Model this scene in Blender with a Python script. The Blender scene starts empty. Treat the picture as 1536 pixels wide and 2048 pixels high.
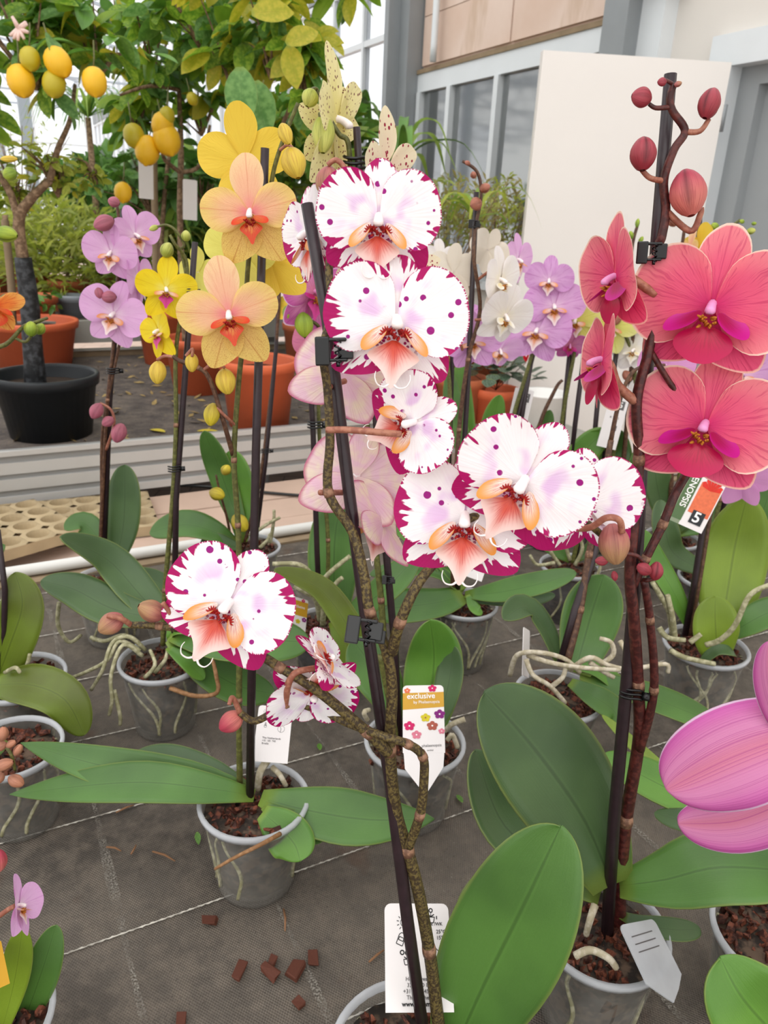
import bpy, math, random
from mathutils import Vector as Vec, Matrix, Euler, noise
random.seed(7)
R = random.Random(11)
C = bpy.context.scene.collection
sc = bpy.context.scene
PI = math.pi
# ---------------------------------------------------------------- camera
CAMZ = 1.41
FPX = 1500.0
TH, RO = math.radians(21.5), math.radians(2.7)
FW = Vec((0, math.cos(TH), -math.sin(TH)))
R0 = Vec((1, 0, 0)); U0 = R0.cross(FW)
RT = R0*math.cos(RO) + U0*math.sin(RO)
UP = -R0*math.sin(RO) + U0*math.cos(RO)
CAM = Vec((0, 0, CAMZ))
cd = bpy.data.cameras.new('camera'); cam = bpy.data.objects.new('camera', cd); C.objects.link(cam)
cam.matrix_world = Matrix(((RT.x, UP.x, -FW.x, 0), (RT.y, UP.y, -FW.y, 0), (RT.z, UP.z, -FW.z, CAMZ), (0, 0, 0, 1)))
cd.sensor_fit = 'VERTICAL'; cd.sensor_height = 36; cd.sensor_width = 27; cd.lens = 36*FPX/2048
cd.clip_start = .02; cd.clip_end = 200
cd.dof.use_dof = True; cd.dof.focus_distance = .5; cd.dof.aperture_fstop = 19
sc.camera = cam
# ---------------------------------------------------------------- light
w = bpy.data.worlds.new('sky'); sc.world = w; w.use_nodes = True
nt = w.node_tree; nt.nodes.clear()
bg = nt.nodes.new('ShaderNodeBackground'); wo = nt.nodes.new('ShaderNodeOutputWorld')
tcw = nt.nodes.new('ShaderNodeTexCoord'); nzw = nt.nodes.new('ShaderNodeTexNoise'); rmw = nt.nodes.new('ShaderNodeValToRGB')
nzw.inputs['Scale'].default_value = 2.0; nzw.inputs['Detail'].default_value = 3
rmw.color_ramp.elements[0].position = .3; rmw.color_ramp.elements[0].color = (.90, .915, .93, 1)
rmw.color_ramp.elements[1].position = .6; rmw.color_ramp.elements[1].color = (1, .985, .955, 1)
nt.links.new(tcw.outputs['Generated'], nzw.inputs['Vector']); nt.links.new(nzw.outputs['Fac'], rmw.inputs[0])
nt.links.new(rmw.outputs[0], bg.inputs[0]); bg.inputs[1].default_value = 1.4
nt.links.new(bg.outputs[0], wo.inputs[0])
sd = bpy.data.lights.new('sun', 'SUN'); so = bpy.data.objects.new('sun', sd); C.objects.link(so)
sd.energy = 1.3; sd.angle = math.radians(70); sd.color = (1, .97, .92)
so.rotation_euler = Euler((math.radians(32), math.radians(-14), 0)); so.location = (0, 0, 5)
sc.view_settings.view_transform = 'Standard'; sc.view_settings.look = 'None'
sc.view_settings.exposure = .12; sc.view_settings.gamma = 1; sc.view_settings.use_curve_mapping = False
cy = sc.cycles
cy.max_bounces = 7; cy.diffuse_bounces = 3; cy.glossy_bounces = 3; cy.transmission_bounces = 3; cy.transparent_max_bounces = 14
cy.use_denoising = True; cy.caustics_reflective = False; cy.caustics_refractive = False
cy.use_adaptive_sampling = True; cy.adaptive_threshold = .02
# ---------------------------------------------------------------- geometry of the view -> places in the room
def ray(x, y): return FW + RT*((x-768)/FPX) - UP*((y-1024)/FPX)
def onz(x, y, z):
    d = ray(x, y); return CAM + d*((z-CAMZ)/d.z)
def V(x, y, Y):
    d = ray(x, y); return CAM + d*(Y/d.y)
def dep(p): return (p-CAM).dot(FW)
def px(p): return dep(p)/FPX          # metres per pixel at p
A1, A2 = math.radians(28.5), math.radians(118.5)
N1 = Vec((math.cos(A1), math.sin(A1), 0)); N2 = Vec((math.cos(A2), math.sin(A2), 0))
def B(n, m, z): return N1*n + N2*m + Vec((0, 0, z))
BZ = .70
# ---------------------------------------------------------------- materials
def srgb(c):
    return tuple((v/255/12.92 if v/255 <= .04045 else ((v/255+.055)/1.055)**2.4) for v in c)+(1,)
class NT:
    def __init__(s, name):
        s.m = bpy.data.materials.new(name); s.m.use_nodes = True; s.t = s.m.node_tree; s.t.nodes.clear()
        s.o = s.t.nodes.new('ShaderNodeOutputMaterial')
    def n(s, typ, **k):
        x = s.t.nodes.new('ShaderNode'+typ)
        for a, b in k.items(): setattr(x, a, b)
        return x
    def l(s, a, b): s.t.links.new(a, b)
    def set(s, sock, v):
        if hasattr(v, 'is_output') or isinstance(v, bpy.types.NodeSocket): s.l(v, sock)
        else: sock.default_value = v
    def math(s, op, a, b=0.0, c=0.0):
        x = s.n('Math', operation=op); s.set(x.inputs[0], a); s.set(x.inputs[1], b)
        if len(x.inputs) > 2: s.set(x.inputs[2], c)
        return x.outputs[0]
    def mix(s, f, a, b, blend='MIX'):
        x = s.n('Mix', data_type='RGBA', blend_type=blend); s.set(x.inputs[0], f); s.set(x.inputs[6], a); s.set(x.inputs[7], b)
        return x.outputs[2]
    def step(s, v, lo, hi):
        x = s.n('MapRange', interpolation_type='SMOOTHSTEP'); s.set(x.inputs[0], v); x.inputs[1].default_value = lo; x.inputs[2].default_value = hi
        return x.outputs[0]
    def att(s, nm): return s.n('Attribute', attribute_name=nm).outputs['Fac']
    def uv(s): return s.n('UVMap').outputs[0]
    def obj(s): return s.n('TexCoord').outputs['Object']
    def rnd(s): return s.n('ObjectInfo').outputs['Random']
    def vec(s, x, y, z):
        c = s.n('CombineXYZ'); s.set(c.inputs[0], x); s.set(c.inputs[1], y); s.set(c.inputs[2], z); return c.outputs[0]
    def noise(s, v, scale, detail=2.0, rough=.5):
        x = s.n('TexNoise'); s.set(x.inputs['Vector'], v); x.inputs['Scale'].default_value = scale; x.inputs['Detail'].default_value = detail; x.inputs['Roughness'].default_value = rough
        return x.outputs['Fac']
    def geo(s, nm): return s.n('NewGeometry').outputs[nm]
    def bump(s, h, st=.3, d=.001):
        b = s.n('Bump'); b.inputs['Strength'].default_value = st; b.inputs['Distance'].default_value = d; s.set(b.inputs['Height'], h); return b.outputs[0]
    def prin(s, col, rough=.5, spec=.5, metal=0.0, normal=None, coat=0.0):
        p = s.n('BsdfPrincipled'); s.set(p.inputs['Base Color'], col); s.set(p.inputs['Roughness'], rough)
        p.inputs['Specular IOR Level'].default_value = spec; p.inputs['Metallic'].default_value = metal
        if coat: p.inputs['Coat Weight'].default_value = coat; p.inputs['Coat Roughness'].default_value = .1
        if normal is not None: s.l(normal, p.inputs['Normal'])
        return p.outputs[0]
    def trans(s, sh, col, f=.3):
        t = s.n('BsdfTranslucent'); s.set(t.inputs[0], col); m = s.n('MixShader'); m.inputs[0].default_value = f
        s.l(sh, m.inputs[1]); s.l(t.outputs[0], m.inputs[2]); return m.outputs[0]
    def glassy(s, sh, f, tint=(1, 1, 1, 1)):
        t = s.n('BsdfTransparent'); t.inputs[0].default_value = tint; m = s.n('MixShader'); s.set(m.inputs[0], f)
        s.l(sh, m.inputs[1]); s.l(t.outputs[0], m.inputs[2]); return m.outputs[0]
    def out(s, sh): s.l(sh, s.o.inputs[0]); return s.m
M = {}
def plain(name, rgb, rough=.5, spec=.5, metal=0.0, var=.12, scale=40, bump=0.0):
    t = NT(name); c = srgb(rgb); nz = t.noise(t.obj(), scale, 3)
    dark = tuple(v*(1-var*2) for v in c[:3])+(1,); lite = tuple(min(1, v*(1+var)) for v in c[:3])+(1,)
    col = t.mix(nz, dark, lite)
    M[name] = t.out(t.prin(col, rough, spec, metal, t.bump(nz, bump, .002) if bump else None)); return M[name]
MAG = srgb((176, 8, 98)); MAG2 = srgb((160, 30, 140))
def petal_spot(name, thr, spots, rimw, dense):
    t = NT(name); e, a, uv, rn = t.att('e'), t.att('a'), t.uv(), t.rnd()
    seed = t.math('MULTIPLY', rn, 57.0)
    base = t.mix(t.noise(t.vec(a, e, seed), 2.0), srgb((250, 244, 246)), srgb((255, 252, 253)))
    uvs = t.n('VectorMath', operation='ADD'); t.l(uv, uvs.inputs[0]); t.l(t.vec(seed, t.math('MULTIPLY', rn, 31.0), 0.0), uvs.inputs[1]); uvs = uvs.outputs[0]
    blush = t.math('MULTIPLY', t.step(t.noise(uvs, 2.6, 1), .47, .66), t.step(e, .92, .35))
    base = t.mix(t.math('MULTIPLY', blush, .5), base, srgb((214, 130, 224)))
    # fine veins radiating from the base
    vein = t.noise(t.vec(t.math('MULTIPLY', a, 22.0), e, seed), 1.6, 1)
    base = t.mix(t.math('MULTIPLY', t.step(vein, .55, .75), .10), base, srgb((235, 190, 225)))
    # rim streaks
    st = t.noise(t.vec(t.math('MULTIPLY', a, 7.5), t.math('MULTIPLY', e, 1.0), seed), 1.9, 1.5)
    big = t.noise(t.vec(t.math('MULTIPLY', a, 1.7), 0.0, seed), 1.3, 1)
    v = t.math('ADD', e, t.math('MULTIPLY', t.math('SUBTRACT', st, .5), 1.05))
    v = t.math('ADD', v, t.math('MULTIPLY', t.math('SUBTRACT', big, .5), .95))
    m1 = t.math('MULTIPLY', t.step(v, thr, thr+.035), t.step(e, rimw, rimw+.08))
    line = t.math('MULTIPLY', t.step(e, .972, .99), t.step(t.noise(t.vec(t.math('MULTIPLY', a, 30.0), 0.0, seed), 2.0, 0), .42, .5))
    m1 = t.math('MAXIMUM', m1, line)
    vo = t.n('TexVoronoi'); vo.inputs['Scale'].default_value = spots; t.l(uvs, vo.inputs['Vector'])
    sep = t.n('SeparateColor'); t.l(vo.outputs['Color'], sep.inputs[0])
    rad = t.math('MULTIPLY_ADD', sep.outputs[1], .22, .14)
    sp = t.math('MULTIPLY', t.step(t.math('SUBTRACT', rad, vo.outputs['Distance']), 0.0, .04), t.step(sep.outputs[0], .66, .68))
    sp = t.math('MULTIPLY', sp, t.step(e, .22, .34))
    col = t.mix(sp, base, srgb((158, 24, 128)))
    if dense:
        vo2 = t.n('TexVoronoi'); vo2.inputs['Scale'].default_value = 19; t.l(uvs, vo2.inputs['Vector'])
        d2 = t.math('MULTIPLY', t.step(vo2.outputs['Distance'], .48, .36), t.step(e, .62, .35))
        col = t.mix(t.math('MULTIPLY', t.step(e, .5, .1), .45), col, srgb((205, 60, 120)))
        col = t.mix(d2, col, srgb((150, 10, 90)))
    col = t.mix(m1, col, MAG)
    back = t.mix(t.step(t.noise(uvs, 3.0, 2), .35, .7), srgb((236, 196, 212)), srgb((240, 222, 200)))
    back = t.mix(t.math('MULTIPLY', t.step(vein, .5, .7), .25), back, srgb((205, 130, 160)))
    back = t.mix(t.math('MULTIPLY', t.step(e, .9, 1.0), .75), back, MAG)
    col = t.mix(t.geo('Backfacing'), col, back)
    nb = t.bump(vein, .25, .0012)
    M[name] = t.out(t.trans(t.prin(col, .55, .3, 0.0, nb), col, .28))
petal_spot('spotted petal', 1.015, 6.0, .5, False)
petal_spot('spotted sepal', .80, 6.5, .4, True)
def petal_vein(name, core, mid, edge, vein, vs=.5, speck=0.0, backc=None, rim=None, vw=26.0):
    t = NT(name); e, a, rn, uv = t.att('e'), t.att('a'), t.rnd(), t.uv()
    seed = t.math('MULTIPLY', rn, 43.0)
    col = t.mix(t.step(e, .0, .45), srgb(core), srgb(mid)); col = t.mix(t.step(e, .45, 1.0), col, srgb(edge))
    wob = t.noise(t.vec(a, e, seed), 3.5, 2)
    ve = t.n('TexNoise'); t.l(t.vec(t.math('ADD', t.math('MULTIPLY', a, vw), t.math('MULTIPLY', wob, 3.0)), t.math('MULTIPLY', e, 1.4), seed), ve.inputs['Vector']); ve.inputs['Scale'].default_value = 1.5; ve.inputs['Detail'].default_value = 2
    ve = ve.outputs['Fac']
    col = t.mix(t.math('MULTIPLY', t.step(ve, .54, .66), vs), col, srgb(vein))
    midr = t.math('MULTIPLY', t.step(t.math('ABSOLUTE', a), .02, .004), .45)
    col = t.mix(midr, col, srgb(vein))
    if rim: col = t.mix(t.step(e, .955, .985), col, srgb(rim))
    if speck:
        sp = t.noise(uv, 60.0, 2, .7); col = t.mix(t.math('MULTIPLY', t.step(sp, .57, .64), speck), col, srgb(vein))
    bk = srgb(backc or mid); bk = t.mix(t.math('MULTIPLY', t.step(ve, .54, .66), vs*.6), bk, srgb(vein))
    col = t.mix(t.geo('Backfacing'), col, bk)
    M[name] = t.out(t.trans(t.prin(col, .5, .3, 0.0, t.bump(ve, .3, .0012)), col, .28))
petal_vein('coral petal', (212, 44, 112), (232, 90, 126), (236, 130, 140), (192, 40, 96), .5, rim=(250, 214, 196), backc=(236, 120, 130))
petal_vein('coral sepal', (196, 20, 88), (208, 40, 104), (228, 84, 124), (176, 18, 74), .5, rim=(244, 190, 176), backc=(226, 104, 104))
petal_vein('peach petal', (238, 136, 148), (244, 190, 150), (240, 208, 124), (222, 140, 100), .25, .3, backc=(240, 196, 80))
petal_vein('peach sepal', (234, 200, 110), (236, 196, 116), (238, 206, 116), (190, 110, 50), .30, .8, backc=(238, 196, 70))
petal_vein('peach top sepal', (240, 150, 150), (244, 188, 154), (244, 208, 160), (222, 140, 110), .25, .25, backc=(240, 190, 90))
petal_vein('yellow petal', (236, 226, 110), (240, 216, 44), (242, 212, 30), (214, 170, 20), .25, backc=(240, 206, 50))
petal_vein('golden petal', (228, 206, 84), (236, 210, 92), (238, 214, 104), (214, 160, 40), .22, backc=(238, 204, 72))
petal_vein('lemon petal', (226, 222, 110), (232, 228, 124), (236, 232, 150), (200, 190, 70), .3, backc=(226, 220, 110))
petal_vein('pink petal', (242, 216, 236), (232, 184, 226), (230, 178, 224), (206, 130, 200), .25, backc=(216, 150, 200))
petal_vein('striped pink petal', (240, 206, 234), (226, 174, 222), (222, 164, 218), (184, 96, 178), .5, backc=(206, 136, 190))
petal_vein('white petal', (246, 238, 214), (246, 240, 232), (244, 238, 236), (226, 210, 206), .22, backc=(236, 226, 210))
petal_vein('orchid pink petal', (216, 130, 160), (218, 138, 184), (204, 96, 172), (170, 60, 140), .45, rim=(232, 200, 228), backc=(214, 124, 156))
petal_vein('orange petal', (224, 90, 30), (230, 126, 50), (236, 168, 84), (196, 40, 20), .75, backc=(230, 140, 60))
def petal_dots(name, base, dot, sc_, thr, blotch=None):
    t = NT(name); e, uv, rn, a = t.att('e'), t.uv(), t.rnd(), t.att('a')
    col = t.mix(e, srgb(base[0]), srgb(base[1]))
    ve = t.noise(t.vec(t.math('MULTIPLY', a, 20.0), e, 0.0), 1.5, 1); col = t.mix(t.math('MULTIPLY', t.step(ve, .52, .66), .25), col, srgb(base[2]))
    vo = t.n('TexVoronoi'); vo.inputs['Scale'].default_value = sc_; t.l(uv, vo.inputs['Vector'])
    sep = t.n('SeparateColor'); t.l(vo.outputs['Color'], sep.inputs[0])
    col = t.mix(t.math('MULTIPLY', t.step(vo.outputs['Distance'], .34, .26), t.step(sep.outputs[0], thr, thr+.02)), col, srgb(dot))
    if blotch:
        b = t.step(t.math('ADD', t.noise(uv, 7.0, 2), t.math('MULTIPLY', e, -.35)), blotch, blotch+.02); col = t.mix(b, col, srgb(dot))
    M[name] = t.out(t.trans(t.prin(col, .5, .3), col, .25))
petal_dots('dotted cream petal', ((226, 214, 130), (238, 228, 172), (176, 170, 70)), (120, 60, 60), 15, .45)
petal_dots('blotched cream petal', ((240, 214, 190), (244, 232, 200), (226, 200, 150)), (156, 14, 56), 9, .3, .46)
# lip / column materials
def lipmat(name, base, tip, stripe, sv=.6):
    t = NT(name); e, a, rn = t.att('e'), t.att('a'), t.rnd()
    col = t.mix(t.step(e, .25, 1.0), srgb(base), srgb(tip))
    ve = t.noise(t.vec(t.math('MULTIPLY', a, 16.0), e, 0.0), 1.6, 1); col = t.mix(t.math('MULTIPLY', t.math('MULTIPLY', t.step(ve, .5, .58), t.step(e, .95, .4)), sv), col, srgb(stripe))
    M[name] = t.out(t.trans(t.prin(col, .38, .5), col, .2))
lipmat('coral lip', (214, 76, 50), (246, 214, 206), (190, 30, 40), .5)
lipmat('orange side lobe', (244, 236, 224), (230, 150, 60), (196, 20, 40), .75)
lipmat('magenta lip', (196, 8, 70), (206, 16, 90), (150, 4, 50), .4)
lipmat('magenta side lobe', (170, 10, 80), (196, 20, 140), (140, 4, 60), .4)
lipmat('red lip', (206, 50, 24), (222, 70, 30), (244, 190, 70), .7)
lipmat('red side lobe', (224, 120, 60), (214, 60, 30), (180, 30, 10), .7)
lipmat('pale lip', (222, 140, 70), (246, 226, 226), (210, 90, 30), .6)
lipmat('pale side lobe', (240, 220, 214), (226, 150, 90), (206, 100, 50), .6)
lipmat('white lip', (240, 226, 180), (246, 240, 232), (220, 190, 120), .4)
lipmat('purple lip', (190, 40, 120), (214, 60, 150), (150, 10, 90), .4)
plain('white column', (246, 234, 232), .4, .5, var=.05)
plain('pink column', (226, 150, 200), .4, .5, var=.08)
plain('red callus', (200, 24, 20), .35, .5, var=.35, scale=400, bump=.6)
plain('orange callus', (232, 140, 40), .4, .5, var=.3, scale=400, bump=.6)
# greens
def leafmat(name, c1, c2, under, rough=.36, rib=.5, spec=.5, tr=.12):
    t = NT(name); uv = t.uv(); sx = t.n('SeparateXYZ'); t.l(uv, sx.inputs[0]); rn = t.rnd()
    nz = t.noise(t.obj(), 9.0, 3); col = t.mix(t.step(nz, .3, .7), srgb(c1), srgb(c2))
    ax = t.math('ABSOLUTE', sx.outputs[0])
    col = t.mix(t.math('MULTIPLY', t.step(ax, .05, .012), rib), col, tuple(v*.25 for v in srgb(c1)[:3])+(1,))
    col = t.mix(t.math('MULTIPLY', t.step(ax, .10, .05), rib*.25), col, tuple(min(1, v*1.5) for v in srgb(c2)[:3])+(1,))
    col = t.mix(t.math('MULTIPLY', t.step(ax, .93, 1.0), .5), col, srgb((150, 160, 84)))
    col = t.mix(t.math('MULTIPLY', t.step(sx.outputs[1], .12, 0.0), .6), col, srgb((150, 170, 70)))
    fine = t.noise(t.obj(), 900.0, 2); col = t.mix(t.math('MULTIPLY', fine, .12), col, srgb((20, 40, 10)))
    col = t.mix(t.geo('Backfacing'), col, srgb(under)) if under else col
    lines = t.noise(t.vec(t.math('MULTIPLY', sx.outputs[0], 22.0), sx.outputs[1], 0.0), 1.6, 2)
    M[name] = t.out(t.trans(t.prin(col, rough, spec, 0.0, t.bump(t.math('ADD', lines, t.math('MULTIPLY', fine, .4)), .22, .001)), col, tr))
leafmat('deep leaf', (64, 90, 50), (82, 110, 62), None, .42)
leafmat('leaf', (68, 104, 44), (88, 130, 56), None, .40)
leafmat('fresh leaf', (82, 128, 44), (106, 154, 56), None, .38)
leafmat('yellowish leaf', (112, 136, 34), (132, 158, 44), None, .4)
leafmat('olive leaf', (86, 96, 24), (110, 132, 34), None, .4)
leafmat('lemon leaf', (100, 148, 40), (164, 196, 66), None, .42, .3, .5, .5)
leafmat('old lemon leaf', (180, 182, 46), (212, 200, 66), None, .45, .3, .5, .5)
leafmat('dark lemon leaf', (88, 138, 62), (132, 176, 96), None, .45, .3, .5, .4)
leafmat('feather leaf', (170, 186, 70), (206, 212, 100), None, .5, 0.0, .3, .5)
leafmat('pale fern leaf', (150, 168, 84), (196, 200, 116), None, .5, 0.0, .3, .4)
leafmat('palm leaf', (130, 166, 66), (172, 200, 92), None, .45, .2, .5, .4)
leafmat('mottled leaf', (40, 62, 40), (110, 130, 110), None, .4)
def barky(name, c1, c2, rough=.6, scale=220):
    t = NT(name); nz = t.noise(t.obj(), scale, 3, .6); n2 = t.noise(t.obj(), 30.0, 2)
    col = t.mix(t.step(nz, .42, .62), srgb(c1), srgb(c2)); col = t.mix(t.math('MULTIPLY', n2, .3), col, tuple(v*.5 for v in srgb(c1)[:3])+(1,))
    M[name] = t.out(t.prin(col, rough, .4, 0.0, t.bump(nz, .3, .001)))
barky('speckled stem', (58, 44, 26), (112, 96, 52), .6, 500)
barky('green stem', (84, 84, 40), (112, 112, 56), .5)
barky('brown stem', (78, 50, 36), (110, 78, 56), .45)
barky('wine stem', (64, 26, 24), (98, 46, 40), .4)
barky('pink stem', (150, 90, 72), (178, 120, 96), .45)
barky('bract', (112, 78, 60), (158, 118, 92), .6)
barky('root', (150, 146, 110), (196, 190, 156), .6, 120)
barky('pale root', (180, 168, 140), (214, 204, 184), .6, 120)
barky('dry root', (140, 100, 64), (176, 132, 92), .7, 120)
barky('bark chip', (60, 28, 18), (128, 70, 48), .7, 160)
barky('substrate', (44, 36, 30), (104, 84, 68), .85, 70)
barky('trunk', (112, 88, 66), (160, 132, 104), .8, 60)
barky('wrapped trunk', (22, 24, 26), (70, 72, 76), .45, 40)
def stickmat():
    t = NT('stake'); uv = t.obj(); nz = t.noise(uv, 150.0, 3)
    M['stake'] = t.out(t.prin(t.mix(nz, srgb((26, 14, 18)), srgb((52, 34, 40))), .38, .5, 0.0, t.bump(nz, .2, .0006)))
stickmat()
plain('black plastic', (7, 7, 8), .3, .5, var=.1)
plain('wire', (60, 60, 62), .25, .6, 1.0, var=.1)
def budmat(name, c1, c2, vein):
    t = NT(name); e, a = t.att('e'), t.att('a')
    col = t.mix(t.step(e, .1, .9), srgb(c1), srgb(c2)); nz = t.noise(t.vec(t.math('MULTIPLY', a, 22.0), e, t.rnd()), 1.7, 2)
    col = t.mix(t.math('MULTIPLY', t.step(nz, .5, .62), .4), col, srgb(vein))
    g = t.att('g'); col = t.mix(t.math('MULTIPLY', g, .65), col, tuple(v*.35 for v in srgb(vein)[:3])+(1,))
    M[name] = t.out(t.trans(t.prin(col, .45, .4, 0.0, t.bump(nz, .25, .001)), col, .1))
budmat('rose bud', (206, 120, 108), (176, 62, 82), (150, 50, 64))
budmat('dark rose bud', (150, 50, 60), (166, 64, 76), (110, 24, 40))
budmat('dusky bud', (176, 102, 98), (172, 132, 92), (136, 60, 70))
budmat('brown bud', (150, 92, 70), (184, 118, 96), (120, 60, 50))
budmat('yellow bud', (170, 150, 50), (216, 196, 54), (150, 120, 40))
budmat('green bud', (168, 176, 74), (206, 206, 110), (120, 130, 40))
budmat('leafy bud', (124, 150, 44), (168, 186, 60), (90, 110, 30))
budmat('golden bud', (206, 176, 60), (226, 196, 74), (180, 120, 50))
budmat('orange bud', (176, 122, 98), (196, 134, 104), (140, 76, 60))
budmat('mauve bud', (160, 90, 104), (186, 104, 124), (120, 50, 70))
# plastics, cloth, metal
def clear():
    for nm, c, f in (('clear plastic', (176, 170, 160), .90), ('smoky plastic', (110, 106, 104), .86), ('clear rim', (206, 208, 212), .45)):
        t = NT(nm); n = t.noise(t.obj(), 45.0, 3)
        fr = t.n('LayerWeight'); fr.inputs[0].default_value = .35
        f2 = t.math('SUBTRACT', t.math('MULTIPLY_ADD', n, .22, f-.11), t.math('MULTIPLY', fr.outputs['Facing'], .30))
        M[nm] = t.out(t.glassy(t.prin(srgb(c), .22, .6), f2, (.93, .94, .95, 1)))
    t = NT('glass pane'); fr = t.n('LayerWeight'); fr.inputs[0].default_value = .25
    g = t.prin(srgb((196, 198, 198)), .06, .9, .9)
    M['glass pane'] = t.out(t.glassy(g, t.math('SUBTRACT', .45, t.math('MULTIPLY', fr.outputs['Fresnel'], .4)), (.75, .8, .82, 1)))
    t = NT('roof glass'); g = t.prin(srgb((235, 238, 240)), .2, .5)
    M['roof glass'] = t.out(t.glassy(g, .93, (.97, .98, 1, 1)))
clear()
plain('terracotta plastic', (228, 112, 72), .5, .4, var=.06, scale=12)
plain('dull terracotta', (206, 116, 78), .6, .3, var=.1, scale=12)
plain('black pot', (30, 34, 38), .45, .4, var=.2, scale=14)
plain('soil', (62, 48, 38), .9, .2, var=.35, scale=60, bump=.6)
plain('white plastic', (232, 230, 226), .4, .5, var=.03)
plain('grey plastic', (150, 158, 166), .4, .5, var=.03)
plain('aluminium', (196, 194, 190), .45, .5, .15, var=.04, scale=9)
plain('aluminium groove', (150, 150, 148), .5, .5, .15, var=.05, scale=9)
plain('white rail', (222, 220, 214), .35, .5, var=.04, scale=10)
plain('weathered board', (150, 130, 104), .8, .2, var=.2, scale=14, bump=.4)
plain('shelf board', (206, 178, 160), .8, .2, var=.07, scale=7)
plain('grey board', (172, 170, 162), .7, .2, var=.1, scale=9)
plain('white wall', (226, 220, 212), .7, .3, var=.03, scale=3)
plain('door white', (238, 232, 226), .5, .4, var=.02, scale=3)
plain('door grey', (158, 162, 164), .6, .3, var=.03, scale=3)
plain('steel', (144, 148, 150), .5, .5, .2, var=.08, scale=6)
plain('white steel', (222, 226, 228), .4, .5, .1, var=.03, scale=6)
plain('roof steel', (178, 186, 194), .5, .5, .1, var=.05, scale=6)
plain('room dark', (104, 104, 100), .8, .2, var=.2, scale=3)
plain('tag white', (228, 222, 220), .35, .5, var=.015)
plain('tag mustard', (198, 148, 14), .4, .5, var=.03)
plain('tag green', (74, 102, 58), .4, .5, var=.03)
plain('tag pale green', (128, 140, 112), .4, .5, var=.03)
plain('print black', (26, 24, 24), .5, .3, var=.02)
plain('print grey', (96, 92, 92), .5, .3, var=.02)
plain('print pale', (244, 240, 236), .5, .3, var=.02)
for nm, c in (('print red', (216, 46, 32)), ('print pink', (204, 20, 96)), ('print orange', (224, 112, 74)), ('print yellow', (208, 190, 34)), ('print purple', (128, 14, 116)), ('print brown', (168, 84, 66)), ('print rose', (214, 120, 140))):
    plain(nm, c, .5, .3, var=.15, scale=300)
leafmat('dry leaf', (150, 142, 84), (190, 178, 120), None, .5, 0.0, .3, .3)
plain('lemon skin', (240, 186, 24), .42, .5, var=.06, scale=120, bump=.25)
plain('green lemon skin', (190, 172, 30), .42, .5, var=.1, scale=60, bump=.25)
plain('blossom', (238, 206, 196), .5, .3, var=.1)
plain('red petal', (206, 20, 40), .5, .3, var=.15)
plain('fallen leaf', (176, 150, 96), .7, .3, var=.25)
plain('yellow fallen leaf', (206, 186, 60), .6, .3, var=.15)
plain('fibre tray', (186, 166, 132), .9, .2, var=.2, scale=12, bump=.5)
plain('straw', (150, 110, 80), .8, .2, var=.2)
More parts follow.
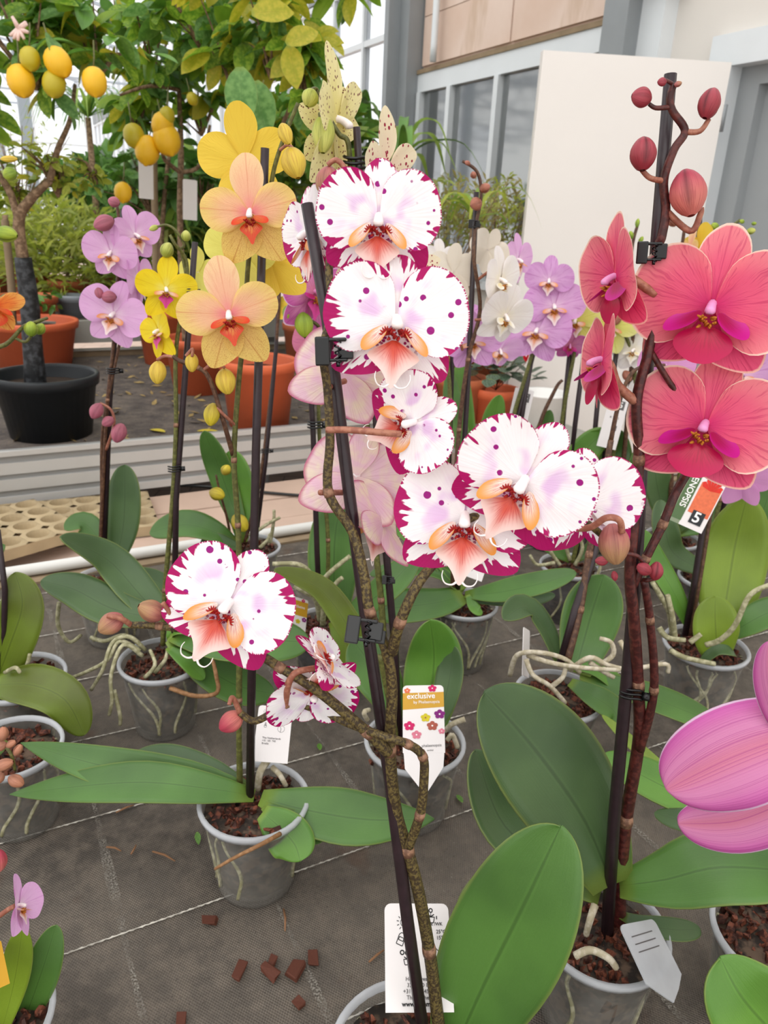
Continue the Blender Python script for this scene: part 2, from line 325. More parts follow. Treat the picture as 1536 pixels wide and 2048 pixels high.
def cloth():
    t = NT('ground cloth'); ob = t.obj(); sx = t.n('SeparateXYZ'); t.l(ob, sx.inputs[0])
    X, Y = sx.outputs[0], sx.outputs[1]
    # woven tape: fine weave along the two bench directions
    def sine(u, k): return t.math('SINE', t.math('MULTIPLY', u, k))
    w1 = t.math('MULTIPLY', sine(X, 2100.0), sine(Y, 1500.0))
    big = t.noise(ob, 5.0, 4, .6); mid = t.noise(ob, 38.0, 4, .65); fine = t.noise(ob, 420.0, 3, .7)
    col = t.mix(t.step(big, .25, .75), srgb((80, 74, 68)), srgb((112, 104, 95)))
    col = t.mix(t.math('MULTIPLY', t.step(mid, .35, .7), .55), col, srgb((128, 117, 105)))
    col = t.mix(t.math('MULTIPLY', t.step(w1, .1, .9), .35), col, srgb((34, 31, 29)))
    col = t.mix(t.math('MULTIPLY', t.step(fine, .40, .30), .5), col, srgb((28, 25, 24)))
    col = t.mix(t.math('MULTIPLY', t.step(fine, .66, .74), t.math('MULTIPLY', t.step(big, .4, .7), .8)), col, srgb((176, 170, 160)))
    col = t.mix(t.math('MULTIPLY', t.step(t.noise(ob, 14.0, 3), .62, .74), .35), col, srgb((96, 66, 48)))
    M['ground cloth'] = t.out(t.prin(col, .9, .2, 0.0, t.bump(t.math('ADD', fine, w1), .5, .0012)))
    t = NT('white thread'); ob = t.obj(); n = t.noise(ob, 60.0, 2)
    M['white thread'] = t.out(t.prin(t.mix(t.step(n, .35, .6), srgb((140, 134, 124)), srgb((214, 208, 196))), .9, .2))
    t = NT('faded line'); ob = t.obj(); n = t.noise(ob, 26.0, 3); f = t.noise(ob, 500.0, 2)
    k = t.math('MULTIPLY', t.step(n, .36, .62), t.step(f, .42, .6))
    M['faded line'] = t.out(t.glassy(t.prin(srgb((150, 144, 134)), .9, .2), t.math('SUBTRACT', 1.0, t.math('MULTIPLY', k, .75))))
    t = NT('littered bed'); ob = t.obj(); n = t.noise(ob, 9.0, 5, .7); f = t.noise(ob, 70.0, 3, .7)
    col = t.mix(t.step(n, .3, .7), srgb((78, 72, 70)), srgb((116, 106, 98))); col = t.mix(t.step(f, .62, .72), col, srgb((156, 136, 104)))
    col = t.mix(t.math('MULTIPLY', t.step(f, .4, .3), .7), col, srgb((44, 38, 36)))
    M['littered bed'] = t.out(t.prin(col, .9, .2, 0.0, t.bump(f, .6, .004)))
    t = NT('room floor'); ob = t.obj(); n = t.noise(ob, 2.5, 5, .6)
    br = t.n('TexBrick'); br.inputs['Scale'].default_value = 1.6; t.l(ob, br.inputs['Vector']); br.inputs['Mortar Size'].default_value = .008
    br.inputs['Color1'].default_value = srgb((226, 200, 182)); br.inputs['Color2'].default_value = srgb((216, 190, 172)); br.inputs['Mortar'].default_value = srgb((180, 158, 144))
    M['room floor'] = t.out(t.prin(t.mix(t.math('MULTIPLY', n, .5), br.outputs[0], srgb((120, 100, 86))), .85, .2))
    t = NT('stained concrete'); ob = t.obj(); n = t.noise(ob, 1.6, 4, .6); s2 = t.n('SeparateXYZ'); t.l(ob, s2.inputs[0])
    st = t.noise(t.vec(t.math('MULTIPLY', s2.outputs[0], 2.2), t.math('MULTIPLY', s2.outputs[1], 2.2), t.math('MULTIPLY', s2.outputs[2], .7)), 1.4, 4, .6)
    col = t.mix(t.step(n, .3, .7), srgb((212, 184, 166)), srgb((224, 202, 188))); col = t.mix(t.math('MULTIPLY', t.step(st, .55, .68), .6), col, srgb((186, 156, 128)))
    M['stained concrete'] = t.out(t.prin(col, .85, .2))
cloth()
# ---------------------------------------------------------------- mesh helpers
class MB:
    """collects vertices and faces of ONE mesh"""
    def __init__(s): s.v = []; s.f = []; s.e = []; s.a = []; s.g = []; s.uv = []
    def add(s, v, f, e=None, a=None, uv=None, g=None):
        k = len(s.v); s.v += [Vec(p) for p in v]; s.f += [tuple(i+k for i in q) for q in f]
        n = len(v); s.e += e or [0.0]*n; s.a += a or [0.0]*n; s.g += g or [0.0]*n; s.uv += uv or [(0.0, 0.0)]*n
        return s
    def box(s, c, size, mat=None):
        c = Vec(c); x, y, z = (q/2 for q in size); mat = mat or Matrix.Identity(3)
        vs = [c + mat @ Vec((a*x, b*y, d*z)) for a in (-1, 1) for b in (-1, 1) for d in (-1, 1)]
        return s.add(vs, [(0, 1, 3, 2), (4, 6, 7, 5), (0, 4, 5, 1), (2, 3, 7, 6), (0, 2, 6, 4), (1, 5, 7, 3)])
    def tube(s, pts, rad, seg=8, cap=True, n=0, rough=0.0):
        P, Rr = spline(pts, rad, n) if n else ([Vec(p) for p in pts], list(rad) if hasattr(rad, '__len__') else [rad]*len(pts))
        m = len(P); T = [(P[min(i+1, m-1)]-P[max(i-1, 0)]).normalized() for i in range(m)]
        u = T[0].orthogonal().normalized(); vs = []; e = []
        for i in range(m):
            u = (u - T[i]*u.dot(T[i])).normalized(); w_ = T[i].cross(u)
            for k in range(seg):
                an = 2*PI*k/seg; r = Rr[i]*(1 + (rough*noise.noise(P[i]*180+Vec((k, 0, 0))) if rough else 0))
                vs.append(P[i] + (u*math.cos(an) + w_*math.sin(an))*r); e.append(i/max(1, m-1))
        fs = [(i*seg+k, i*seg+(k+1) % seg, (i+1)*seg+(k+1) % seg, (i+1)*seg+k) for i in range(m-1) for k in range(seg)]
        if cap: fs += [tuple(range(seg))[::-1], tuple((m-1)*seg+k for k in range(seg))]
        return s.add(vs, fs, e=e, a=[(k % seg)/seg for k in range(len(vs))])
    def lathe(s, prof, seg=28, mat=None, closed=False):
        mat = mat or Matrix.Identity(4); m = len(prof)
        vs = [mat @ Vec((r*math.cos(2*PI*k/seg), r*math.sin(2*PI*k/seg), z)) for r, z in prof for k in range(seg)]
        fs = [(i*seg+k, i*seg+(k+1) % seg, (i+1)*seg+(k+1) % seg, (i+1)*seg+k) for i in range(m-1) for k in range(seg)]
        return s.add(vs, fs)
    def mesh(s, name, smooth=True):
        me = bpy.data.meshes.new(name); me.from_pydata(s.v, [], s.f); me.update()
        if smooth: me.polygons.foreach_set('use_smooth', [True]*len(me.polygons))
        for nm, d in (('e', s.e), ('a', s.a), ('g', s.g)):
            if any(d): me.attributes.new(nm, 'FLOAT', 'POINT').data.foreach_set('value', d)
        uvl = me.uv_layers.new(name='UVMap'); li = [0]*len(me.loops); me.loops.foreach_get('vertex_index', li)
        flat = [c for i in li for c in s.uv[i]]; uvl.data.foreach_set('uv', flat); return me
def spline(pts, rad=None, n=6):
    P = [Vec(p) for p in pts]; m = len(P)
    Rr = list(rad) if hasattr(rad, '__len__') else [rad or 0]*m
    if len(Rr) == 2 and m > 2: Rr = [Rr[0]+(Rr[1]-Rr[0])*i/(m-1) for i in range(m)]
    o, ro = [], []
    for i in range(m-1):
        a, b, c, d = P[max(i-1, 0)], P[i], P[i+1], P[min(i+2, m-1)]
        for k in range(n):
            t = k/n; o.append(.5*((2*b) + (c-a)*t + (2*a-5*b+4*c-d)*t*t + (3*b-a-3*c+d)*t**3)); ro.append(Rr[i]+(Rr[i+1]-Rr[i])*t)
    o.append(P[-1]); ro.append(Rr[-1]); return o, ro
def link(name, me, mat, parent=None, loc=None, mw=None):
    """ONE object; mesh given in world coordinates unless mw is passed"""
    if isinstance(me, MB):
        if mw is None:
            c = Vec(loc) if loc is not None else sum(me.v, Vec())/max(1, len(me.v)); me.v = [v-c for v in me.v]; mw = Matrix.Translation(c)
        me = me.mesh(name)
    o = bpy.data.objects.new(name, me); C.objects.link(o)
    if mat and not me.materials: me.materials.append(M[mat] if isinstance(mat, str) else mat)
    if parent:
        o.parent = parent; o.matrix_parent_inverse = parent_w(parent).inverted()
    o.matrix_basis = mw if mw is not None else Matrix.Identity(4); WM[o.name] = o.matrix_basis.copy()
    return o
WM = {}
def parent_w(o): return WM[o.name]
def child(name, me, mat, parent, local):
    """a part placed in the LOCAL frame of its parent (shares mesh data)"""
    o = bpy.data.objects.new(name, me); C.objects.link(o); o.parent = parent
    if mat and not me.materials: me.materials.append(M[mat])
    o.matrix_basis = local; WM[o.name] = parent_w(parent) @ local; return o
def empty(name, mw, parent=None):
    o = bpy.data.objects.new(name, None); C.objects.link(o); o.empty_display_size = .02
    if parent: o.parent = parent; o.matrix_parent_inverse = parent_w(parent).inverted()
    if not isinstance(mw, Matrix): mw = Matrix.Translation(mw)
    o.matrix_basis = mw; WM[o.name] = mw.copy(); return o
def tag(o, label, cat, group=None):
    o['label'] = label; o['category'] = cat
    if group: o['group'] = group
    return o
def struct(name, mb, mat, parent=None, loc=None, smooth=False):
    o = link(name, mb, mat, parent, loc)
    if not smooth: o.data.polygons.foreach_set('use_smooth', [False]*len(o.data.polygons))
    if not parent: o['kind'] = 'structure'
    return o
def flat(o): o.data.polygons.foreach_set('use_smooth', [False]*len(o.data.polygons)); return o
def frame(p, yaw=0, pitch=0, roll=0):
    """orientation of something that looks towards the photographer, then turned"""
    z = (CAM-p).normalized(); z.z *= 1; x = Vec((0, 0, 1)).cross(z).normalized(); y = z.cross(x)
    m = Matrix(((x.x, y.x, z.x), (x.y, y.y, z.y), (x.z, y.z, z.z)))
    r = Matrix.Rotation(math.radians(yaw), 3, 'Y') @ Matrix.Rotation(math.radians(pitch), 3, 'X') @ Matrix.Rotation(math.radians(roll), 3, 'Z')
    return Matrix.Translation(p) @ (m @ r).to_4x4()
# ---------------------------------------------------------------- petals
def fan(outline, zf, na=36, nr=9, ruffle=0.0):
    P, _ = spline([(x, y, 0) for x, y in outline], 0, 6); L = [0]
    for i in range(1, len(P)): L.append(L[-1]+(P[i]-P[i-1]).length)
    O = []; j = 0
    for k in range(na+1):
        s_ = L[-1]*k/na
        while j < len(P)-2 and L[j+1] < s_: j += 1
        O.append(P[j].lerp(P[j+1], (s_-L[j])/max(1e-9, L[j+1]-L[j])))
    mb = MB(); vs, e, a, uv = [], [], [], []
    base = Vec((0, 0, 0))
    for r in range(nr+1):
        f = (r/nr)**.85
        for k, q in enumerate(O):
            p = base.lerp(q, f); an = 2*k/na-1
            d = 1.0 if (q.length > .25) else q.length/.25
            z = zf(p.x, p.y, f) + ruffle*f*f*math.sin(an*9+p.x*4)*.5*d
            vs.append((p.x, p.y, z)); e.append(min(1, f*(.35+.65*d))); a.append(an); uv.append((p.x, p.y))
    fs = [(r*(na+1)+k, r*(na+1)+k+1, (r+1)*(na+1)+k+1, (r+1)*(na+1)+k) for r in range(nr) for k in range(na)]
    mb.add(vs, fs, e, a, uv); return mb
PET = {}
def petal(key, outline, zf, **k):
    if key not in PET: PET[key] = fan(outline, zf, **k)
    return PET[key]
WIDE = [(-.03, .01), (-.22, .07), (-.50, .22), (-.62, .50), (-.54, .78), (-.28, .97), (.02, 1.0), (.34, .93), (.58, .70), (.62, .42), (.42, .16), (.16, .05), (.03, .01)]
WIDE2 = [(-.03, .01), (-.16, .10), (-.42, .26), (-.56, .50), (-.50, .78), (-.26, .97), (.02, 1.02), (.30, .95), (.52, .74), (.56, .46), (.40, .20), (.14, .07), (.03, .01)]
ROUND = [(-.03, .01), (-.14, .10), (-.36, .30), (-.44, .56), (-.36, .82), (-.16, .98), (.04, 1.0), (.24, .93), (.40, .74), (.44, .48), (.32, .24), (.12, .08), (.03, .01)]
OVAL = [(-.04, .0), (-.10, .10), (-.25, .34), (-.32, .58), (-.26, .82), (-.10, .98), (.02, 1.0), (.14, .96), (.27, .80), (.31, .56), (.24, .32), (.10, .10), (.04, .0)]
POINT = [(-.04, .0), (-.10, .10), (-.24, .30), (-.32, .52), (-.27, .76), (-.12, .93), (.0, 1.0), (.12, .92), (.26, .74), (.31, .5), (.24, .28), (.10, .10), (.04, .0)]
LAT = [(-.05, .0), (-.16, .14), (-.28, .36), (-.30, .62), (-.20, .86), (-.04, 1.0), (.08, .98), (.24, .82), (.38, .56), (.38, .30), (.22, .10), (.06, .0)]
MIDL = [(-.05, .0), (-.16, .08), (-.36, .22), (-.47, .36), (-.34, .52), (-.20, .66), (-.11, .82), (-.06, .96), (.0, 1.0), (.06, .96), (.11, .82), (.20, .66), (.34, .52), (.47, .36), (.36, .22), (.16, .08), (.05, .0)]
MIDR = [(-.05, .0), (-.20, .06), (-.42, .22), (-.50, .46), (-.38, .68), (-.18, .84), (.0, .88), (.18, .84), (.38, .68), (.50, .46), (.42, .22), (.20, .06), (.05, .0)]
SIDE = [(-.06, .0), (-.24, .12), (-.40, .36), (-.42, .64), (-.24, .9), (.0, 1.0), (.2, .92), (.34, .66), (.32, .34), (.18, .1), (.06, .0)]
cupw = lambda x, y, e: .16*x*x + .10*(y-.35)**2*e - .02*e + .03*math.sin(6*x+2)*e*e
cups = lambda x, y, e: .34*x*x - .10*y*y + .05*y
flatb = lambda x, y, e: -.25*x*x - .16*y*y + .03*math.sin(5*y)
SETS = {
 # petal outline, dorsal outline, lateral outline, petal angle, lateral angle, petal len, dorsal len, lateral len, materials, lip
 'spotted': dict(po=WIDE, do=OVAL, lo=LAT, pa=73, la=130, pl=.51, dl=.46, ll=.55, pm='spotted petal', dm='spotted petal', lm='spotted sepal', lip='anchor', mid='coral lip', side='orange side lobe', col='white column', cal='red callus'),
 'coral': dict(po=WIDE, do=OVAL, lo=LAT, pa=80, la=134, pl=.53, dl=.52, ll=.53, pm='coral petal', dm='coral petal', lm='coral sepal', lip='round', mid='magenta lip', side='magenta side lobe', col='pink column', cal='orange callus'),
 'peach': dict(po=ROUND, do=OVAL, lo=LAT, pa=80, la=150, pl=.52, dl=.58, ll=.60, pm='peach petal', dm='peach top sepal', lm='peach sepal', lip='small', mid='red lip', side='red side lobe', col='white column', cal='red callus'),
 'yellow': dict(po=ROUND, do=OVAL, lo=LAT, pa=76, la=146, pl=.52, dl=.56, ll=.54, pm='yellow petal', dm='yellow petal', lm='yellow petal', lip='small', mid='purple lip', side='pale side lobe', col='white column', cal='orange callus'),
 'golden': dict(po=ROUND, do=OVAL, lo=LAT, pa=76, la=146, pl=.52, dl=.56, ll=.54, pm='golden petal', dm='golden petal', lm='golden petal', lip='small', mid='red lip', side='red side lobe', col='white column', cal='orange callus'),
 'lemon': dict(po=ROUND, do=OVAL, lo=LAT, pa=76, la=146, pl=.52, dl=.56, ll=.54, pm='lemon petal', dm='lemon petal', lm='lemon petal', lip='small', mid='pale lip', side='pale side lobe', col='white column', cal='orange callus'),
 'pink': dict(po=WIDE2, do=OVAL, lo=LAT, pa=78, la=146, pl=.52, dl=.50, ll=.52, pm='pink petal', dm='pink petal', lm='pink petal', lip='small', mid='pale lip', side='pale side lobe', col='white column', cal='orange callus'),
 'striped': dict(po=WIDE2, do=OVAL, lo=LAT, pa=78, la=146, pl=.52, dl=.50, ll=.52, pm='striped pink petal', dm='striped pink petal', lm='striped pink petal', lip='small', mid='pale lip', side='pale side lobe', col='white column', cal='orange callus'),
 'white': dict(po=WIDE2, do=OVAL, lo=LAT, pa=78, la=146, pl=.52, dl=.50, ll=.52, pm='white petal', dm='white petal', lm='white petal', lip='small', mid='white lip', side='white lip', col='white column', cal='orange callus'),
 'purple': dict(po=WIDE2, do=OVAL, lo=LAT, pa=78, la=146, pl=.53, dl=.50, ll=.52, pm='orchid pink petal', dm='orchid pink petal', lm='orchid pink petal', lip='small', mid='purple lip', side='magenta side lobe', col='pink column', cal='orange callus'),
 'orange': dict(po=OVAL, do=OVAL, lo=LAT, pa=78, la=146, pl=.52, dl=.50, ll=.52, pm='orange petal', dm='orange petal', lm='orange petal', lip='round', mid='red lip', side='red side lobe', col='white column', cal='red callus'),
 'dotted': dict(po=POINT, do=POINT, lo=LAT, pa=70, la=140, pl=.52, dl=.54, ll=.54, pm='dotted cream petal', dm='dotted cream petal', lm='dotted cream petal', lip='small', mid='pale lip', side='pale side lobe', col='white column', cal='orange callus'),
 'blotched': dict(po=POINT, do=POINT, lo=POINT, pa=72, la=140, pl=.50, dl=.54, ll=.54, pm='blotched cream petal', dm='blotched cream petal', lm='blotched cream petal', lip='small', mid='purple lip', side='magenta side lobe', col='pink column', cal='orange callus'),
}
MESH = {}
def shared(key, mat, fn):
    k = (key, mat)
    if k not in MESH:
        MESH[k] = fn().mesh(key); MESH[k].materials.append(M[mat])
    return MESH[k]
def T(x=0, y=0, z=0): return Matrix.Translation((x, y, z))
def RX(a): return Matrix.Rotation(math.radians(a), 4, 'X')
def RY(a): return Matrix.Rotation(math.radians(a), 4, 'Y')
def RZ(a): return Matrix.Rotation(math.radians(a), 4, 'Z')
def S(k, y=None, z=None): return Matrix.Diagonal((k, y or k, z or k, 1))
def column_mb():
    m = MB(); m.tube([(0, .015, -.01), (0, .01, .03), (0, -.01, .075), (0, -.035, .105), (0, -.052, .112)], [.030, .028, .032, .036, .018], 10, True, 3); return m
def callus_mb(sc_=1.0):
    m = MB(); q = random.Random(3)
    for k in range(16):
        c = Vec((q.uniform(-.05, .05)*sc_, -.10+q.uniform(-.035, .03), .055+q.uniform(0, .03)))
        m.tube([c, c+Vec((q.uniform(-.03, .03), q.uniform(-.02, .02), .03))], [.014, .006], 5)
    return m
def tendril_mb(sx):
    m = MB(); m.tube([(sx*.02, -.02, 0), (sx*.06, -.045, .02), (sx*.12, -.03, .05), (sx*.15, .03, .06), (sx*.145, .08, .05)], [.012, .009, .007, .005, .003], 6, True, 3); return m
def crest_mb():
    m = MB()
    for sx in (-1, 1):
        for k in range(5):
            a = math.radians(10+k*22); m.tube([(sx*.025, -.085, .05), (sx*(.06+.02*math.cos(a)), -.095+.03*math.sin(a)-.02, .075), (sx*(.07+.05*math.cos(a)), -.10+.07*math.sin(a)-.02, .085)], [.012, .012, .003], 5, True, 2)
    return m
def flower(plant, kind, x, y, Y, span, yaw=0, pitch=0, roll=0, fold=0.0, lipo=True, jit=3):
    """a five-part flower with column and lip, standing at its own distance Y; span = its width in the photograph"""
    s_ = SETS[kind]; p = V(x, y, Y); size = span*px(p)
    f = empty('flower', frame(p, yaw, pitch, roll) @ S(size), plant)
    j = lambda: R.uniform(-jit, jit)
    def pm(k, o, mat, z): return shared(k+kind, mat, lambda: petal(k+str(id(o)), o, z, ruffle=.03 if 'WIDE' in k else .015))
    child('sepal', shared('sepal_top'+kind, s_['dm'], lambda: fan(s_['do'], cups, ruffle=.012)), None, f, T(0, .01, -.012) @ RZ(j()) @ RX(-4+fold*30) @ S(s_['dl']))
    for sx in (-1, 1):
        child('sepal', shared('sepal_low%d' % sx+kind, s_['lm'], lambda: fan([(sx*a, b) for a, b in (s_['lo'] if sx > 0 else s_['lo'][::1])][::sx], cups, ruffle=.012)), None, f,
              T(0, -.01, -.016) @ RZ(-sx*s_['la']+j()) @ RX(-6+fold*25) @ S(s_['ll']))
        child('petal', shared('petal%d' % sx+kind, s_['pm'], lambda: fan([(sx*a, b) for a, b in s_['po']][::sx], cupw, ruffle=.028)), None, f,
              T(sx*.012, .0, .004+.004*sx) @ RZ(-sx*(s_['pa']+j())) @ RX(3+j()+fold*45) @ S(s_['pl']))
    child('column', shared('column', s_['col'], column_mb), None, f, S(1.2 if s_['lip'] == 'anchor' else 1.0))
    if not lipo: return f
    lp = s_['lip']
    for sx in (-1, 1):
        zf = lambda a, b, e: .55*a*a + .30*b*b
        me = shared('side_lobe%d' % sx+lp, s_['side'], lambda: fan([(sx*a, b) for a, b in SIDE][::sx], zf, 20, 6))
        if lp == 'anchor': loc = T(sx*.075, -.035, .03) @ RZ(-sx*172) @ RY(sx*-42) @ RX(24) @ S(.20, .27, .22)
        elif lp == 'round': loc = T(sx*.06, -.04, .03) @ RZ(-sx*160) @ RY(sx*-48) @ RX(26) @ S(.24, .26, .24)
        else: loc = T(sx*.04, -.04, .03) @ RZ(-sx*155) @ RY(sx*-45) @ RX(32) @ S(.17, .19, .2)
        child('lip_side_lobe', me, None, f, loc)
    if lp == 'anchor':
        child('lip', shared('lip_a', s_['mid'], lambda: fan(MIDL, flatb, 34, 8)), None, f, T(0, -.14, .045) @ RZ(180) @ RX(22) @ S(.40, .34, .33))
        for sx in (-1, 1): child('tendril', shared('tendril%d' % sx, 'white column', lambda: tendril_mb(sx)), None, f, T(sx*.004, -.435, .135) @ S(.8))
        child('crest', shared('crest', s_['cal'], crest_mb), None, f, S(1.0))
    elif lp == 'round':
        child('lip', shared('lip_r', s_['mid'], lambda: fan(MIDR, flatb, 30, 8)), None, f, T(0, -.13, .04) @ RZ(180) @ RX(20) @ S(.38, .28, .3))
    else:
        child('lip', shared('lip_s', s_['mid'], lambda: fan(MIDL, flatb, 30, 7)), None, f, T(0, -.08, .04) @ RZ(180) @ RX(26) @ S(.27, .25, .28))
    child('callus', shared('callus', s_['cal'], callus_mb), None, f, S(1.0))
    return f
def bud_mb():
    m = MB(); nu, nv = 20, 12; vs, e, a, g = [], [], [], []
    for i in range(nv+1):
        t = i/nv; r = (math.sin(PI*min(1, t*.97+.015))**.5)*(.41+.04*math.sin(PI*t)) * (1-.08*t)
        for k in range(nu):
            an = 2*PI*k/nu; s3 = abs(math.cos(an*1.5)); gr = max(0, 1-s3*3.4)
            rr = r*(1-.15*gr*math.sin(PI*t)+.05*s3)
            vs.append((rr*math.cos(an), rr*math.sin(an)*.92, t)); e.append(t); a.append(abs(2*k/nu-1)); g.append(gr*min(1, t*4))
    fs = [(i*nu+k, i*nu+(k+1) % nu, (i+1)*nu+(k+1) % nu, (i+1)*nu+k) for i in range(nv) for k in range(nu)]
    m.add(vs, fs, e, a, None, g); return m
def bud(plant, x, y, Y, ln, wd, ang, mat, spin=0, away=0):
    """x,y: where the bud's middle stands; ang: where its tip points in the picture (0 right, 90 up)"""
    p = V(x, y, Y); k = px(p); a = math.radians(ang)
    ax = (RT*math.cos(a) + UP*math.sin(a) + FW*away).normalized(); sx = ax.orthogonal().normalized(); sy = ax.cross(sx)
    m = Matrix(((sx.x, sy.x, ax.x, 0), (sx.y, sy.y, ax.y, 0), (sx.z, sy.z, ax.z, 0), (0, 0, 0, 1)))
    o = link('bud', shared('bud', mat, bud_mb), None, plant, mw=Matrix.Translation(p-ax*ln*k/2) @ m @ RZ(spin) @ S(wd*k/.92, wd*k/.92, ln*k))
    return o
def stem(plant, pts, r, mat='speckled stem', name='stem', seg=9, n=6, nodes=()):
    """pts: (x, y, Y) ; r: radius in photograph pixels (one value or from-to)"""
    P = [V(*q) for q in pts]; r0, r1 = r if hasattr(r, '__len__') else (r, r); m = len(P)
    rad = [(r0+(r1-r0)*i/(m-1))*px(P[i]) for i in range(m)]
    mb = MB(); mb.tube(P, rad, seg, True, n, .02); o = link(name, mb, mat, plant)
    for i in nodes:
        d = (P[min(i+1, m-1)]-P[max(0, i-1)]).normalized(); b = MB(); b.tube([P[i]-d*rad[i]*.9, P[i], P[i]+d*rad[i]*1.1], [rad[i]*1.08, rad[i]*1.15, rad[i]*1.03], 9)
        link('node_sheath', b, 'bract', plant)
    return o
def stake(plant, pts, r, name='stake'):
    P = [V(*q) for q in pts]; mb = MB(); mb.tube(P, [r*px(p) for p in P], 10, True); return link(name, mb, 'stake', plant)
def clip(plant, x, y, Y, s_=1.0, roll=0, kind='jaw'):
    p = V(x, y, Y); k = (.0066 if kind == 'jaw' else .0088)*s_; mw = frame(p, 0, 0, roll) @ S(k)
    c = MB()
    if kind == 'jaw':
        c.box((-.9, 0, .2), (1.1, 2.2, 1.3)); c.box((.9, .1, .1), (1.2, 1.5, .5)); c.box((1.1, -.3, -.5), (1.4, 1.1, .3)); c.box((.2, .85, .3), (1.6, .3, .9)); c.box((.3, -.7, .4), (1.5, .25, .7))
        o = link('clip', c.mesh('clip', False), 'black plastic', plant, mw=mw)
        b = o.modifiers.new('b', 'BEVEL'); b.width = .12; b.segments = 2
        s2 = MB(); s2.tube([(.25*math.cos(t*1.1)+.3, -.9+t*.09, .55+.25*math.sin(t*1.1)) for t in range(22)], .07, 5); s2.tube([(.3, -1.2, .6), (.3, -.8, .6)], .17, 6)
        child('spring', s2.mesh('spring'), 'wire', o, Matrix.Identity(4))
    else:
        for q in (-.5, 0, .5):
            c.tube([(1.25*math.cos(t*PI/8), q+.08*math.sin(t), 1.0*math.sin(t*PI/8)) for t in range(17)], .17, 6)
        c.box((1.7, 0, 0), (.9, 1.0, .7))
        o = link('clip', c.mesh('clip', True), 'black plastic', plant, mw=mw)
    return o
# ---------------------------------------------------------------- leaves
def leaf(plant, pts, wpx, mat='leaf', face=None, fold=.18, tipw=.62, basew=.35, arch=0.0, name='leaf', tilt=0, nn=20, sharp=False):
    """pts: centre line (x, y, Y); wpx: full width in photograph pixels; face: where its upper side looks"""
    P, _ = spline([V(*q) for q in pts], 0, 8); L = [0]
    for i in range(1, len(P)): L.append(L[-1]+(P[i]-P[i-1]).length)
    Q = []; j = 0; UU = [math.sin(PI/2*(k/nn)**.9) for k in range(nn+1)]
    for k in range(nn+1):
        s_ = L[-1]*UU[k]
        while j < len(P)-2 and L[j+1] < s_: j += 1
        Q.append(P[j].lerp(P[j+1], (s_-L[j])/max(1e-9, L[j+1]-L[j])))
    mid = Q[len(Q)//2]; W = wpx*px(mid)/2
    f = Vec(face) if face else ((CAM-mid).normalized()*.75 + Vec((0, 0, .65)))
    mb = MB(); vs, uv, e = [], [], []; nc = 8; pk = tipw
    for i, q in enumerate(Q):
        u = UU[i]; t = (Q[min(i+1, nn)]-Q[max(i-1, 0)]).normalized()
        s0 = t.cross(f).normalized()
        if tilt: s0 = Matrix.Rotation(math.radians(tilt), 3, t) @ s0
        nrm = s0.cross(t).normalized()
        ww = basew+(1-basew)*math.sin(PI/2*min(u/pk, 1)) if u <= pk else math.sqrt(max(0, 1-((u-pk)/(1-pk))**2.1))
        if sharp and u > pk: ww = max(0, 1-((u-pk)/(1-pk))**1.7)**.85
        ww = max(.012, ww)*W
        for c in range(nc+1):
            v = 2*c/nc-1
            vs.append(q + s0*v*ww*(1-.12*fold*abs(v)) + nrm*(fold*abs(v)**1.3*ww - arch*W*v*v + .03*W*math.sin(u*9+v*2)*abs(v)))
            uv.append((v, u)); e.append(abs(v))
    fs = [(i*(nc+1)+c, i*(nc+1)+c+1, (i+1)*(nc+1)+c+1, (i+1)*(nc+1)+c) for i in range(nn) for c in range(nc)]
    mb.add(vs, fs, e, [q_[0] for q_ in uv], uv); o = link(name, mb, mat, plant)
    so_ = o.modifiers.new('thickness', 'SOLIDIFY'); so_.thickness = min(.0016, W*.06); so_.offset = 0
    return o
# ---------------------------------------------------------------- pots
def chips(parent, c, r, z, n=60, s_=.010, seed=1, mat='bark chip', name='bark_chips'):
    q = random.Random(seed); m = MB()
    for _ in range(n):
        a = q.uniform(0, 2*PI); d = r*math.sqrt(q.random()); k = s_*q.uniform(.5, 1.2)
        rot = Euler((q.uniform(0, 3), q.uniform(0, 3), q.uniform(0, 3))).to_matrix()
        k0 = len(m.v); m.box(Vec((c.x+d*math.cos(a), c.y+d*math.sin(a), z+q.uniform(-.5, .5)*s_)), (k*q.uniform(1, 2.2), k*q.uniform(.6, 1), k*.45), rot)
        for i_ in range(k0, len(m.v)): m.v[i_] = m.v[i_]+Vec((q.uniform(-.2, .2), q.uniform(-.2, .2), q.uniform(-.15, .15)))*k
    o = flat(link(name, m, mat, parent)); o['kind'] = 'stuff'; return o
def rootp(plant, pts, r, mat='root'):
    return stem(plant, pts, r, mat, 'root', 7, 5)
